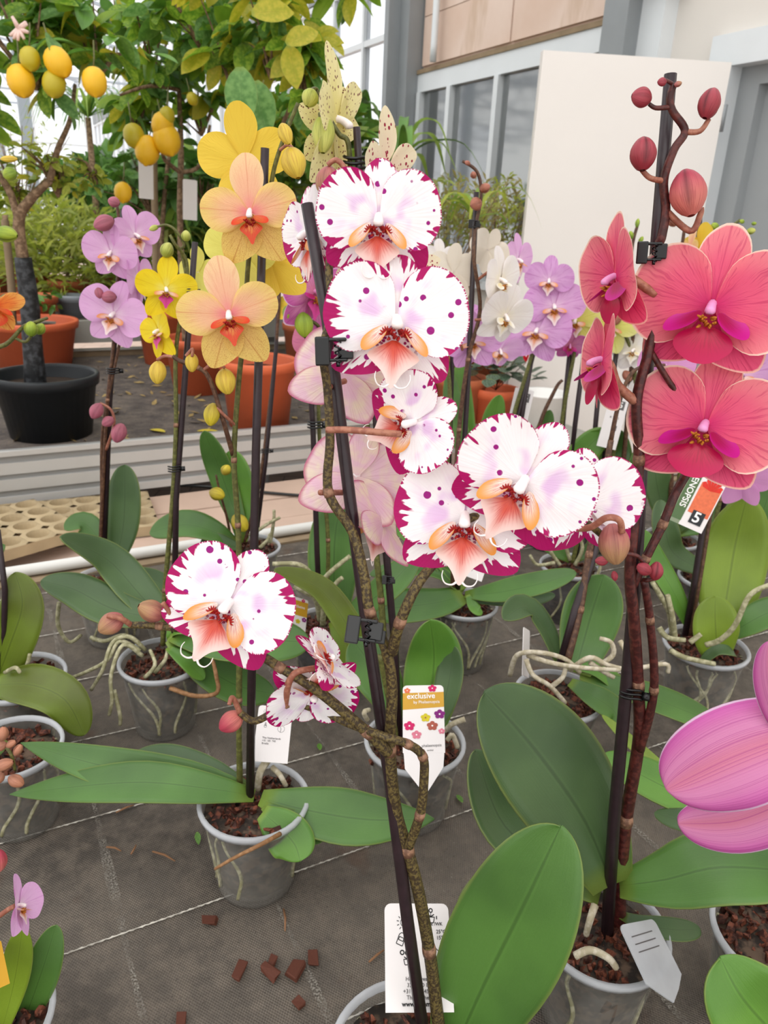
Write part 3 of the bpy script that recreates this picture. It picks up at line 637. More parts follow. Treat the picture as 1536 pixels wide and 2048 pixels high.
def pot(plant, c, r=.060, h=.115, seed=1, body='clear plastic', level=.016, rz=None):
    """clear nursery pot standing on the bench: wall, rim, bark mass, roots behind the wall"""
    b = r*.74; z0 = (rz if rz is not None else BZ)+.001; mt = Matrix.Translation((c.x, c.y, z0))
    m = MB(); m.lathe([(.001, .004), (b*.8, .004), (b, .001), (b*1.01, .006), (r*.97, h-.004), (r*.955, h-.006), (b*.95, .009)], 36, mt); link('pot_wall', m, body, plant)
    m = MB(); m.lathe([(r*.965, h-.006), (r*1.03, h-.007), (r*1.05, h-.002), (r*1.03, h), (r*.965, h), (r*.955, h-.006)], 40, mt); link('pot_rim', m, 'clear rim', plant)
    m = MB(); q = random.Random(seed); rt = (r*.95-b*.95)
    prof = [(.001, .010), (b*.90, .011)] + [(b*.92+rt*t*.97, .011+(h-level-.011)*t) for t in (.25, .5, .75, 1)] + [(r*.5, h-level+.003), (.001, h-level+.004)]
    m.lathe(prof, 30, mt); m.v = [v + Vec((noise.noise(v*70), noise.noise(v*70+Vec((9, 0, 0))), .5*noise.noise(v*60)))*.0022 for v in m.v]
    link('substrate', m, 'substrate', plant)
    chips(plant, c, r*.86, z0+h-level+.003, 150, r*.125, seed)
    for k in range(9):
        a0 = q.uniform(0, 2*PI); tw = q.uniform(-.9, .9); pts = []
        for i in range(7):
            t = i/6; a = a0 + t*tw + .12*math.sin(t*6+a0); rr = (b+(r*.95-b)*(1-t*.85)*.9)*.962; pts.append(Vec((c.x+rr*math.cos(a), c.y+rr*math.sin(a), z0+(h-level)*(1-t*.85)+.002*math.sin(5*t))))
        mm = MB(); mm.tube(pts, [.0022, .0017], 5, True, 3) if False else mm.tube(pts, .0024, 5, True, 3); link('root', mm, 'root', plant)
def orchid(x, y, label, r=.060, h=.115, seed=1, body='clear plastic', level=.016, zc=None):
    c = onz(x, y, BZ+h); c = Vec((c.x, c.y, BZ)); o = empty('potted_orchid', c); tag(o, label, 'orchid'); pot(o, c, r, h, seed, body, level); return o, c
def card(name, label, cat, x, y, Y, wm, hm, yaw=0, pitch=0, roll=0, mat='tag white', point=False, rad=.1, sc_=1.0):
    """thin plastic label; its own frame is -w/2..w/2, -h/2..h/2"""
    p = V(x, y, Y); root = empty(name, frame(p, yaw, pitch, roll) @ S(sc_)); tag(root, label, cat)
    m = MB(); w2, h2, rr = wm/2, hm/2, wm*rad; out = []
    for cx_, cy_, a0 in ((w2-rr, h2-rr, 0), (-w2+rr, h2-rr, 90)): out += [(cx_+rr*math.cos(math.radians(a0+k*22.5)), cy_+rr*math.sin(math.radians(a0+k*22.5))) for k in range(5)]
    out += [(-w2, -h2), (w2*-.35, -h2-hm*.28), (w2*-.1, -h2-hm*.38), (w2*.5, -h2-hm*.2), (w2, -h2)] if point else [(-w2, -h2), (w2, -h2)]
    n = len(out); t = .0004
    m.add([(a, b, t) for a, b in out]+[(a, b, -t) for a, b in out], [tuple(range(n)), tuple(range(2*n-1, n-1, -1))]+[(i, i+n, (i+1) % n+n, (i+1) % n) for i in range(n)])
    pl = child('plate', m.mesh('plate', False), mat, root, Matrix.Identity(4)); return root
def prt(root, poly, mat, name='print', z=.0006):
    m = MB(); n = len(poly); m.add([(a, b, z) for a, b in poly]+[(a, b, z-.0003) for a, b in poly], [tuple(range(n))]+[(i, i+n, (i+1) % n+n, (i+1) % n) for i in range(n)])
    return child(name, m.mesh(name, False), mat, root, Matrix.Identity(4))
def rect(x0, y0, x1, y1): return [(x0, y0), (x1, y0), (x1, y1), (x0, y1)]
def ring(root, cx_, cy_, r, wd, mat='print black', n=20, z=.0006, a0=0, a1=360):
    m = MB(); P = [(math.cos(math.radians(a0+(a1-a0)*k/n)), math.sin(math.radians(a0+(a1-a0)*k/n))) for k in range(n+1)]
    m.add([(cx_+a*r, cy_+b*r, z) for a, b in P]+[(cx_+a*(r-wd), cy_+b*(r-wd), z) for a, b in P], [(i, i+1, i+n+2, i+n+1)[::1] for i in range(n)])
    return child('print', m.mesh('print', False), mat, root, Matrix.Identity(4))
def line(root, pts, wd, mat='print black', z=.0006):
    m = MB()
    for (a, b), (c, d) in zip(pts, pts[1:]):
        L = math.hypot(c-a, d-b) or 1; nx, ny = -(d-b)/L*wd/2, (c-a)/L*wd/2
        m.add([(a+nx, b+ny, z), (c+nx, d+ny, z), (c-nx, d-ny, z), (a-nx, b-ny, z)], [(0, 1, 2, 3)])
    return child('print', m.mesh('print', False), mat, root, Matrix.Identity(4))
def text(root, s_, x, y, size, mat='print black', rot=0, z=.0006, bold=0.0, shear=0.0):
    cu = bpy.data.curves.new('lettering', 'FONT'); cu.body = s_; cu.size = size; cu.extrude = .0001; cu.offset = bold; cu.shear = shear; cu.align_x = 'LEFT'; cu.align_y = 'CENTER'; cu.resolution_u = 3
    t_ = bpy.data.objects.new('lettering', cu); C.objects.link(t_); me = bpy.data.meshes.new_from_object(t_.evaluated_get(bpy.context.evaluated_depsgraph_get())); bpy.data.objects.remove(t_)
    me.materials.clear(); return child('lettering', me, mat, root, T(x, y, z) @ RZ(rot))
# ================================================================ THE SETTING
def quadbox(n0, n1, m0, m1, z0, z1, mb=None):
    mb = mb or MB(); P = [B(n, m, z) for n in (n0, n1) for m in (m0, m1) for z in (z0, z1)]
    return mb.add(P, [(0, 1, 3, 2), (4, 6, 7, 5), (0, 4, 5, 1), (2, 3, 7, 6), (0, 2, 6, 4), (1, 5, 7, 3)])
struct('floor', quadbox(-9, 7, -3, 24, -.05, 0), 'room floor')
# orchid bench: top, cloth, threads, rail, legs
ob = empty('display_bench', B(0, .5, 0)); tag(ob, 'long low display bench covered with dark woven ground cloth under the orchids', 'bench')
flat(link('bench_top', quadbox(-1.6, 2.3, -.6, 1.56, .655, .690), 'grey board', ob))
gc = MB(); N_, M_ = 40, 24
gc.add([B(-1.6+3.9*i/N_, -.6+2.1*j/M_, BZ-.001+.0015*noise.noise(Vec((i*.9, j*.9, 0)))) for i in range(N_+1) for j in range(M_+1)], [(i*(M_+1)+j, (i+1)*(M_+1)+j, (i+1)*(M_+1)+j+1, i*(M_+1)+j+1) for i in range(N_) for j in range(M_)])
gcm = gc.mesh('ground_cloth'); 
for v in gcm.vertices: v.co = Matrix.Rotation(-A1, 3, 'Z') @ v.co
link('ground_cloth', gcm, 'ground cloth', ob, mw=Matrix.Rotation(A1, 4, 'Z'))
flat(link('cloth_underlay', quadbox(-1.6, 2.3, -.6, 1.5, .690, .6975), 'black pot', ob))
def along(c, ang, off, L0, L1, wid, mat, name, z=BZ+.0018, wob=.0, seg=120):
    d = Vec((math.cos(math.radians(ang)), math.sin(math.radians(ang)), 0)); q = Vec((-d.y, d.x, 0)); m = MB(); vs = []
    for i in range(seg+1):
        t = L0+(L1-L0)*i/seg; o_ = wob*math.sin(t*1100) + .004*math.sin(t*3+off*9); p = c + d*t + q*o_; ww = wid*(1+.45*math.sin(t*620))
        vs += [p+q*ww/2+Vec((0, 0, z)), p-q*ww/2+Vec((0, 0, z))]
    m.add(vs, [(2*i, 2*i+1, 2*i+3, 2*i+2) for i in range(seg)]); return link(name, m, mat, ob)
n30 = Vec((-math.sin(math.radians(30)), math.cos(math.radians(30)), 0)); c30 = Vec((math.cos(math.radians(30)), math.sin(math.radians(30)), 0))
for off in (.286, .442, .619, .795, .955, 1.116, 1.279, 1.44):
    along(n30*off, 27.0, off, -1.1, 1.9, .0017, 'white thread', 'white_thread', wob=.0004, seg=900)
for k, off in enumerate((-.24, -.09, .0605, .212, .3665, .514, .664, .815, .965, 1.12, 1.27)):
    along(c30*off, 119.4, off, -.3, 1.45, .0085 if k in (2, 0, 5) else .006, 'faded line', 'faded_line', seg=60, z=BZ+.0012)
for n_, m_ in ((-1.4, -.4), (2.1, -.4), (-1.4, 1.4), (2.1, 1.4), (.4, 1.4), (.4, -.4)):
    flat(link('leg', quadbox(n_-.03, n_+.03, m_-.03, m_+.03, .001, .655), 'steel', ob))
rb = MB(); rb.tube([B(-1.6, 1.535, .712), B(.9, 1.535, .712), B(2.3, 1.535, .712)], .0125, 10); link('rail', rb, 'white rail', ob)
flat(link('edge_strip', quadbox(-1.6, 2.3, 1.515, 1.56, .69, .699), 'weathered board', ob))
flat(link('edge_strip', quadbox(-1.6, 2.3, 1.49, 1.512, .6975, .704), 'weathered board', ob))
# lower bench with the big pots
lb = empty('planter_bench', B(0, 3.6, 0)); tag(lb, 'low aluminium sided planter bench holding the citrus trees behind the orchids', 'bench')
LBZ = .57
flat(link('bench_bed', quadbox(-4, 2.3, 2.77, 4.70, .50, LBZ), 'littered bed', lb))
flat(link('side_profile', quadbox(-4, 2.3, 2.742, 2.77, .43, .612), 'aluminium groove', lb))
for z0, z1, d in ((.597, .614, .0), (.532, .572, .003), (.474, .514, .003), (.425, .452, .0)):
    flat(link('profile_ridge', quadbox(-4, 2.3, 2.730+d, 2.745, z0, z1), 'aluminium', lb))
for n_ in (-3, -.9, 1.0, 2.2):
    for m_ in (3.0, 4.6): flat(link('leg', quadbox(n_-.03, n_+.03, m_-.03, m_+.03, .001, .50), 'steel', lb))
cb = MB(); cb.tube([onz(x, y, .409) for x, y in ((-60, 1050), (20, 1042), (110, 1008), (180, 985), (300, 972), (400, 972), (520, 984), (640, 992), (760, 985))], .006, 6, True, 8)
tag(link('cable', cb, 'black plastic'), 'thin black cable running along the low shelf boards', 'cable')
# bench beyond
fb = empty('growing_bench', B(0, 5.6, 0)); tag(fb, 'pale boarded growing bench behind the planter bench', 'bench')
flat(link('top_board', quadbox(-4, 1.9, 4.74, 7.4, .735, .76), 'littered bed', fb)); flat(link('side_board', quadbox(-4, 1.9, 4.70, 4.74, .650, .775), 'grey board', fb))
flat(link('lower_board', quadbox(-4, 1.9, 4.705, 4.735, .555, .605), 'weathered board', fb)); flat(link('lower_lip', quadbox(-4, 1.9, 4.69, 4.735, .605, .614), 'grey board', fb))
for n_ in (-3, 0, 1.7):
    for m_ in (4.78, 7.3): flat(link('leg', quadbox(n_-.03, n_+.03, m_-.03+.03, m_+.03, .001, .735), 'steel', fb))
# fibre trays with round holes on the floor of the aisle
def tray(n0, m0, z0, rot, label, nx=7, ny=4):
    t = empty('fibre_tray', B(n0, m0, z0) ); tag(t, label, 'tray', 'fibre trays in the aisle'); m = MB(); p = .085
    for i in range(nx):
        for j in range(ny):
            c = Vec(((i-(nx-1)/2)*p, (j-(ny-1)/2)*p, 0)); k = 16; r = p*.36; vs = []
            for a in range(k):
                an = 2*PI*a/k+PI/k; co, si = math.cos(an), math.sin(an); q = (p/2)/max(abs(co), abs(si))
                vs += [c+Vec((q*co, q*si, .034)), c+Vec((r*1.1*co, r*1.1*si, .038)), c+Vec((r*co, r*si, .030)), c+Vec((r*.8*co, r*.8*si, .003))]
            m.add(vs+[c+Vec((0, 0, .003))], [(4*a+b, 4*((a+1) % k)+b, 4*((a+1) % k)+b+1, 4*a+b+1) for a in range(k) for b in range(3)]+[(4*a+3, 4*((a+1) % k)+3, 4*k) for a in range(k)])
    W_, H_ = nx*p/2, ny*p/2; m.add([(-W_, -H_, 0), (W_, -H_, 0), (W_, H_, 0), (-W_, H_, 0), (-W_, -H_, .034), (W_, -H_, .034), (W_, H_, .034), (-W_, H_, .034)], [(0, 1, 5, 4), (1, 2, 6, 5), (2, 3, 7, 6), (3, 0, 4, 7)])
    link('tray_body', m.mesh('tray_body', False), 'fibre tray', t, mw=Matrix.Translation(B(n0, m0, z0)) @ RZ(rot))
sh = empty('low_shelf', B(0, 2.1, 0)); tag(sh, 'low shelf of tan boards in the gap between the two benches', 'shelf')
for k in range(6): flat(link('plank', quadbox(-2.6, 1.6, 1.60+k*.185, 1.60+k*.185+.178, .375, .398+.002*(k % 2)), 'shelf board', sh))
for n_ in (-2.4, -.8, .6, 1.5):
    flat(link('crossbar', quadbox(n_-.02, n_+.02, 1.60, 2.70, .335, .374), 'weathered board', sh))
    for m_ in (1.66, 2.64): flat(link('leg', quadbox(n_-.02, n_+.02, m_-.02, m_+.02, .001, .335), 'weathered board', sh))
a_ = onz(95, 1050, .41); tray(a_.dot(N1), a_.dot(N2), .402, 24, 'beige fibre seed tray with round holes lying on the low shelf', 8, 4)
a_ = onz(20, 1075, .44); tray(a_.dot(N1)-.05, a_.dot(N2)-.02, .446, 50, 'upper fibre tray stacked askew at the left edge', 5, 4)
# wall on the right, running away from the photographer
W = 2.904
wl = struct('wall_right', quadbox(W+.02, W+.16, 3.18, 5.12, 2.36, 3.6), 'stained concrete')
for k, (a, b_) in enumerate(((3.19, 4.1), (4.11, 5.11))):
    for z0, z1 in ((2.37, 2.655), (2.66, 2.945), (2.95, 3.235), (3.24, 3.59)): flat(link('panel', quadbox(W, W+.018, a, b_-.005, z0, z1), 'stained concrete', wl))
struct('wall_front', quadbox(W+.02, W+.14, 2.62, 3.18, 0, 3.6), 'white wall')
struct('wall_front_top', quadbox(W+.02, W+.14, -3, 2.62, 2.10, 3.6), 'white wall')['kind'] = 'structure'
struct('wall_front_side', quadbox(W+.02, W+.14, -3, 1.55, 0, 2.10), 'white wall')
def win(name, m0, m1, z0, z1, muls, n=W):
    w_ = empty(name, B(n, m0, z0)); w_['kind'] = 'structure'
    fr = MB(); quadbox(n-.02, n+.08, m0, m1, z1, z1+.11, fr); quadbox(n-.02, n+.08, m0, m1, z0-.05, z0, fr); flat(link('window_frame', fr, 'white steel', w_))
    for a in muls: flat(link('mullion', quadbox(n-.03, n+.05, a-.022, a+.022, z0, z1), 'white steel', w_))
    for a, b_ in zip(muls, muls[1:]): flat(link('pane', quadbox(n+.012, n+.018, a+.022, b_-.022, z0, z1), 'glass pane', w_))
    return w_
win('window_1', 3.24, 5.12, 1.05, 2.21, [3.27, 3.72, 4.17, 4.70, 5.09])
struct('wall_lower', quadbox(W+.02, W+.14, 3.18, 5.3, 0, 1.0), 'white wall'); struct('trim_1', quadbox(W-.03, W+.10, 3.2, 5.15, 2.32, 2.345), 'weathered board')
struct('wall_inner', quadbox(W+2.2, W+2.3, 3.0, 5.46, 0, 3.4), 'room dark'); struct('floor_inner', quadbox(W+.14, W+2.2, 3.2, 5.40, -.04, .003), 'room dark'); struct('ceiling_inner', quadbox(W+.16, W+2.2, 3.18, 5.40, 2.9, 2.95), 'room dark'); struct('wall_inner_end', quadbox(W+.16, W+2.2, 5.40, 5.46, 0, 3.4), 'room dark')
struct('trim_2', quadbox(W-.11, W+.02, 5.12, 5.42, 0, 3.7), 'steel'); struct('trim_3', quadbox(W-.20, W-.11, 5.24, 5.30, 0, 3.7), 'steel'); struct('trim_4', quadbox(W-.14, W+.02, 3.02, 3.18, 0, 3.6), 'steel'); struct('trim_5', quadbox(W-.06, W+.02, 2.88, 3.02, 0, 3.6), 'white steel'); struct('trim_6', quadbox(W-.14, W+.02, 2.80, 2.99, 2.42, 2.60), 'weathered board')
pp = MB(); pp.tube([B(W-.06, 4.86, 2.36), B(W-.06, 4.86, 3.0), B(W-.06, 4.90, 3.12), B(W-.06, 5.05, 3.18), B(W-.06, 5.3, 3.3)], .022, 10, True, 5); pp.tube([B(W-.06, 4.86, 2.74), B(W-.06, 4.86, 2.79)], .03, 10)
tag(link('conduit_pipe', pp, 'white steel'), 'pale conduit pipe bending up the stained panel wall beside the grey column', 'pipe')
# door frame, recess, open door leaf
d1 = empty('door_1', B(W, 2.5, 0)); d1['kind'] = 'structure'
fr = MB(); quadbox(W-.02, W+.14, 2.50, 2.62, 0, 2.17, fr); quadbox(W-.02, W+.14, 1.45, 2.50, 2.05, 2.17, fr); quadbox(W-.02, W+.14, 1.45, 1.56, 0, 2.05, fr); flat(link('door_frame', fr, 'white steel', d1))
fr = MB(); quadbox(W+.05, W+.10, 2.40, 2.50, 0, 2.05, fr); quadbox(W+.05, W+.10, 1.56, 2.40, 1.98, 2.05, fr); flat(link('inner_frame', fr, 'door grey', d1)); flat(link('door_panel', quadbox(W+.10, W+.13, 1.56, 2.42, 0, 2.0), 'door grey', d1))
d2 = empty('door_2', B(W, 2.51, 0)); d2['kind'] = 'structure'
fp, hp = B(2.131, 2.787, 0), B(W-.06, 2.475, 0); dd = (fp-hp).normalized(); dq = Vec((-dd.y, dd.x, 0)); L_ = (fp-hp).length
m = MB(); m.add([hp+dd*a*L_+dq*b_*.02+Vec((0, 0, z)) for a in (0, 1) for b_ in (-1, 1) for z in (.02, 2.05)], [(0, 1, 3, 2), (4, 6, 7, 5), (0, 4, 5, 1), (2, 3, 7, 6), (0, 2, 6, 4), (1, 5, 7, 3)]); flat(link('door_leaf', m, 'door white', d2))
m = MB()
for z in (.3, 1.1, 1.85): m.tube([hp+Vec((.01, -.01, z-.05)), hp+Vec((.01, -.01, z+.05))], .012, 8)
link('hinge', m, 'steel', d2); m = MB(); hh = hp+dd*(L_-.06)-dq*.022*(1 if dq.y > 0 else -1); m.tube([hh+Vec((0, 0, 1.02)), hh+Vec((0, -.05, 1.02)), hh-dd*.11+Vec((0, -.05, 1.02))], .009, 8); link('door_handle', m, 'steel', d2)
# glazed end walls of the greenhouse
def glazed(name, p0, p1, z0, z1, nb, rails=(1.0, 2.1), mat='white steel'):
    g = empty(name, p0); g['kind'] = 'structure'; d = (p1-p0); L = d.length; d = d.normalized(); q = Vec((-d.y, d.x, 0))
    def bx(a, b_, za, zb, th): 
        m = MB(); return m.add([p0+d*s_+q*k*th+Vec((0, 0, z)) for s_ in (a, b_) for k in (-1, 1) for z in (za, zb)], [(0, 1, 3, 2), (4, 6, 7, 5), (0, 4, 5, 1), (2, 3, 7, 6), (0, 2, 6, 4), (1, 5, 7, 3)])
    for i in range(nb+1): flat(link('mullion', bx(L*i/nb-.018, L*i/nb+.018, z0, z1, .03), mat, g))
    for z in rails: flat(link('glazing_rail', bx(0, L, z-.02, z+.02, .026), mat, g))
    zs = [z0]+list(rails)+[z1]
    for i in range(nb):
        for za, zb in zip(zs, zs[1:]): flat(link('pane', bx(L*i/nb+.018, L*(i+1)/nb-.018, za+.02, zb-.02, .003), 'roof glass', g))
    return g
glazed('window_2', B(W, 5.44, 0), B(W, 19.9, 0), .02, 3.6, 26, (1.0, 2.05, 2.62, 3.02))
glazed('window_3', B(-8, 20, 0), B(7, 20, 0), .02, 3.9, 14, (1.2, 2.6))
# roof: glass with bars on trusses
ce = empty('ceiling', B(0, 8, 3.6)); ce['kind'] = 'structure'
def roofz(n): return 3.75 + .55*(1-abs(((n+9) % 6.4)/3.2-1))
for k in range(10):
    m_ = -1.5+k*2.4; m = MB()
    for a in (-9+i*3.2 for i in range(4)):
        m.tube([B(a, m_, roofz(a)-.05), B(a+3.2, m_, roofz(a+3.2)-.05)], .03, 4)
        m.tube([B(a, m_, 3.35), B(a+3.2, m_, 3.35)], .025, 4)
        for j in range(4):
            b0 = a+j*.8; m.tube([B(b0, m_, 3.35), B(b0+.4, m_, roofz(b0+.4)-.06)], .014, 4); m.tube([B(b0+.4, m_, roofz(b0+.4)-.06), B(b0+.8, m_, 3.35)], .014, 4)
    flat(link('truss', m, 'roof steel', ce))
for a in [-9+i*.8 for i in range(17)]:
    m = MB(); m.tube([B(a, -3, roofz(a)+.02), B(a, 22, roofz(a)+.02)], .016 if (a+9) % 3.2 > .1 else .045, 4); flat(link('glazing_bar', m, 'roof steel', ce))
for a in (-9, -5.8, -2.6, .6):
    for k in range(5):
        m = MB(); m.add([B(a, -3+k*5, roofz(a)), B(a+3.2, -3+k*5, roofz(a+3.2)), B(a+3.2, 2+k*5, roofz(a+3.2)), B(a, 2+k*5, roofz(a))], [(0, 1, 2, 3)]); flat(link('pane', m, 'roof glass', ce))
for n_ in (-5.8, .6):
    for m_ in (8.1, 12.9):
        struct('trim_%d' % (7+int(m_)+int(n_)), quadbox(n_-.05, n_+.05, m_-.05, m_+.05, 0, 3.4), 'roof steel')
# steel header beam along the glazed wall
struct('trim_30', quadbox(W-.03, W+.05, 5.44, 20, 3.05, 3.22), 'steel')
# ================================================================ TREES, BUSHES AND BIG POTS BEHIND
def leafmesh(key, L, Wd, mat, fold=.25, bend=.25):
    def mk():
        m = MB(); nn = 7; vs, uv = [], []
        for i in range(nn+1):
            u = i/nn; ww = Wd/2*math.sin(PI*min(1, u*.96+.04))**.75
            for v in (-1, -.5, 0, .5, 1): vs.append((v*ww, u*L, fold*abs(v)*ww - bend*L*u*u)); uv.append((v, u))
        fs = [(i*5+c, i*5+c+1, (i+1)*5+c+1, (i+1)*5+c) for i in range(nn) for c in range(4)]
        m.add(vs, fs, None, None, uv); return m
    return shared(key, mat, mk)
def lemon_mb():
    m = MB(); pr = [(.001, -.56), (.06, -.54), (.10, -.49), (.22, -.44), (.34, -.32), (.42, -.12), (.43, .08), (.38, .27), (.27, .41), (.14, .48), (.06, .50), (.001, .50)]
    m.lathe(pr, 20); m.v = [v*(1+.02*noise.noise(v*4)) for v in m.v]; return m
def bigpot(plant, c, r, h, mat, bz, soil=True, rim=.03):
    m = MB(); b = r*.80; mt = Matrix.Translation((c.x, c.y, bz+.001))
    m.lathe([(.001, .0), (b, 0), (r*.97, h-rim*1.3), (r*1.03, h-rim*1.3), (r*1.05, h-.006), (r*1.03, h), (r*.97, h), (r*.95, h-.01), (b*1.02, .02), (.001, .02)], 40, mt); link('pot', m, mat, plant)
    m = MB(); m.lathe([(.001, h-.045), (r*.55, h-.04), (r*.93, h-.05)], 24, mt); m.v = [v+Vec((0, 0, .008*noise.noise(v*30))) for v in m.v]; link('soil', m, 'soil', plant)
LM = [('lemon leaf', 5), ('dark lemon leaf', 3), ('old lemon leaf', 1.2), ('fresh leaf', 1.5)]
def crown(plant, blobs, nleaf, L, seed, mats=LM, keep=300, droop=.5, spread=1.0):
    """leaves around twig ends inside the blobs; each of the nearest is an object, the rest one mesh"""
    q = random.Random(seed); tot = sum(b[3] for b in blobs); items = []
    for (c, rx, rz, wt) in blobs:
        nb = max(3, int(nleaf*wt/tot/7))
        for _ in range(nb):
            d = Vec((q.gauss(0, 1), q.gauss(0, 1), q.gauss(0, 1))).normalized()*(q.random()**.45); tip = c+Vec((d.x*rx, d.y*rx, d.z*rz))
            out = Vec((d.x, d.y, d.z*.4+.1)).normalized()
            for k in range(7):
                an = q.uniform(0, 2*PI); dr = (out*.5 + Vec((math.cos(an), math.sin(an), q.uniform(-droop-.3, .35)))).normalized()
                p = tip - out*.10*q.random(); items.append((p, dr, L*q.uniform(.65, 1.2), q.choices([m_[0] for m_ in mats], [m_[1] for m_ in mats])[0], q.uniform(-60, 60)))
    items.sort(key=lambda t: t[0].y)
    rest = {}
    for i, (p, dr, l, mt, rl) in enumerate(items):
        sx = dr.cross(Vec((0, 0, 1))).normalized(); up = sx.cross(dr); m4 = Matrix(((sx.x, dr.x, up.x, p.x), (sx.y, dr.y, up.y, p.y), (sx.z, dr.z, up.z, p.z), (0, 0, 0, 1))) @ Matrix.Rotation(math.radians(rl), 4, 'Y') @ S(l)
        me = leafmesh('tree_leaf', 1.0, .52, mt)
        if i < keep: link('leaf', me, None, plant, mw=m4)
        else:
            mb = rest.setdefault(mt, MB()); mb.add([m4 @ v.co for v in me.vertices], [tuple(pl.vertices) for pl in me.polygons], None, None, [(v_, u_) for u_ in [i_/7 for i_ in range(8)] for v_ in (-1, -.5, 0, .5, 1)])
    for mt, mb in rest.items():
        o = link('foliage', mb, mt, plant); o['kind'] = 'stuff'
    # twigs
    m = MB()
    for (p, dr, l, mt, rl) in items[::7]:
        b = min(blobs, key=lambda t: (t[0]-p).length); s0 = b[0]-Vec((0, 0, b[2]*.8)); m.tube([s0, s0.lerp(p, .5)+Vec((0, 0, .03)), p], [.006, .004, .002], 4, False)
    o = link('twigs', m, 'trunk', plant); o['kind'] = 'stuff'
def lemon(plant, x, y, Y, h, ang=-95, mat='lemon skin'):
    p = V(x, y, Y); k = px(p); a = math.radians(ang); ax = -(RT*math.cos(a)+UP*math.sin(a)).normalized(); sx = ax.orthogonal().normalized(); sy = ax.cross(sx)
    m4 = Matrix(((sx.x, sy.x, ax.x, p.x), (sx.y, sy.y, ax.y, p.y), (sx.z, sy.z, ax.z, p.z), (0, 0, 0, 1))) @ S(h*k)
    o = link('lemon', shared('lemon', mat, lemon_mb), None, plant, mw=m4)
    m = MB(); m.tube([p+ax*h*k*.48, p+ax*h*k*.75+Vec((.005, 0, .01)), p+ax*h*k*1.1+Vec((.0, 0.02, .03))], .0025, 5); link('stalk', m, 'green stem', plant); return o
def trunk(plant, pts, r, mat='trunk', name='trunk'):
    m = MB(); m.tube([V(*q) for q in pts], r, 10, True, 5, .08); return link(name, m, mat, plant)
# --- lemon tree in the black pot, left
t1 = empty('lemon_tree', onz(62, 893, LBZ)+Vec((0, .18, 0))); c1 = WM[t1.name].translation
tag(t1, 'lemon tree with black wrapped trunk standing in the wide black pot', 'tree'); bigpot(t1, c1, .185, .235, 'black pot', LBZ)
Y1 = c1.y
trunk(t1, [(72, 775, Y1), (66, 700, Y1), (58, 600, Y1), (46, 515, Y1)], [.042, .036, .034, .030], 'wrapped trunk', 'trunk_wrap')
trunk(t1, [(46, 520, Y1), (38, 440, Y1), (60, 400, Y1), (100, 360, Y1)], [.022, .02, .016, .012]); trunk(t1, [(40, 450, Y1), (18, 380, Y1), (-20, 330, Y1)], [.016, .012, .01], name='branch')
trunk(t1, [(100, 360, Y1), (115, 300, Y1), (140, 240, Y1), (150, 170, Y1+.1)], [.012, .010, .008, .006], name='branch'); trunk(t1, [(28, 620, Y1+.05), (18, 520, Y1+.05), (10, 440, Y1+.05)], [.014, .014, .014], 'weathered board', 'support_stake')
crown(t1, [(V(60, 60, Y1-.15), .30, .20, 3), (V(-60, 120, Y1-.1), .25, .25, 1.5), (V(190, 70, Y1), .24, .15, 1.4), (V(20, -40, Y1), .3, .2, 1)], 400, .105, 5, keep=170)
crown(t1, [(V(110, 330, Y1+.1), .22, .13, 2), (V(30, 370, Y1+.1), .25, .12, 2), (V(190, 330, Y1+.2), .14, .08, .8)], 300, .045, 6, [('feather leaf', 3), ('yellowish leaf', 2), ('old lemon leaf', 1)], keep=90)
for x, y, h, a, mt in ((42, 162, 62, -80, 'lemon skin'), (60, 118, 46, -85, 'green lemon skin'), (116, 125, 60, -60, 'lemon skin'), (108, 168, 52, -95, 'green lemon skin'), (189, 164, 56, -85, 'lemon skin')): lemon(t1, x, y, Y1-.42, h, a, mt)
m = MB(); q = random.Random(2)
for k in range(9):
    a = q.uniform(0, 6.3); c = V(38, 58, Y1-.4); m.tube([c, c+Vec((.03*math.cos(a), -.01, .03*math.sin(a)))], [.008, .004], 5)
link('blossom', m, 'blossom', t1)
# --- lemon tree on two stakes, middle
def tubtree(x, y, label, r, h, mat='terracotta plastic', bz=LBZ, name='lemon_tree', cat='tree'):
    c = onz(x, y, bz)+Vec((0, r, 0)); o = empty(name, Vec((c.x, c.y, bz))); tag(o, label, cat); bigpot(o, c, r, h, mat, bz); return o, c
t2, c2 = tubtree(383, 795, 'lemon tree with two bare trunks and hanging fruit in the middle orange pot', .15, .26); Y2 = c2.y
trunk(t2, [(372, 690, Y2), (364, 560, Y2), (360, 420, Y2), (362, 300, Y2), (358, 180, Y2)], [.017, .015, .014, .013, .009]); trunk(t2, [(330, 690, Y2+.04), (313, 560, Y2+.04), (310, 440, Y2+.04), (308, 320, Y2+.04)], [.017, .016, .015, .015], 'weathered board', 'support_stake')
trunk(t2, [(361, 345, Y2), (330, 320, Y2-.1), (322, 290, Y2-.2)], [.01, .009, .006], name='branch'); trunk(t2, [(361, 345, Y2), (400, 330, Y2), (420, 250, Y2)], [.01, .009, .006], name='branch'); trunk(t2, [(358, 180, Y2), (300, 172, Y2-.2), (240, 190, Y2-.3)], [.009, .007, .005], name='branch')
crown(t2, [(V(300, 70, Y2-.1), .42, .24, 3), (V(430, 40, Y2-.2), .40, .25, 3), (V(270, 190, Y2), .22, .18, 1.5), (V(400, 190, Y2+.05), .22, .2, 1.2), (V(230, 10, Y2+.2), .4, .2, .8)], 500, .115, 9, keep=200)
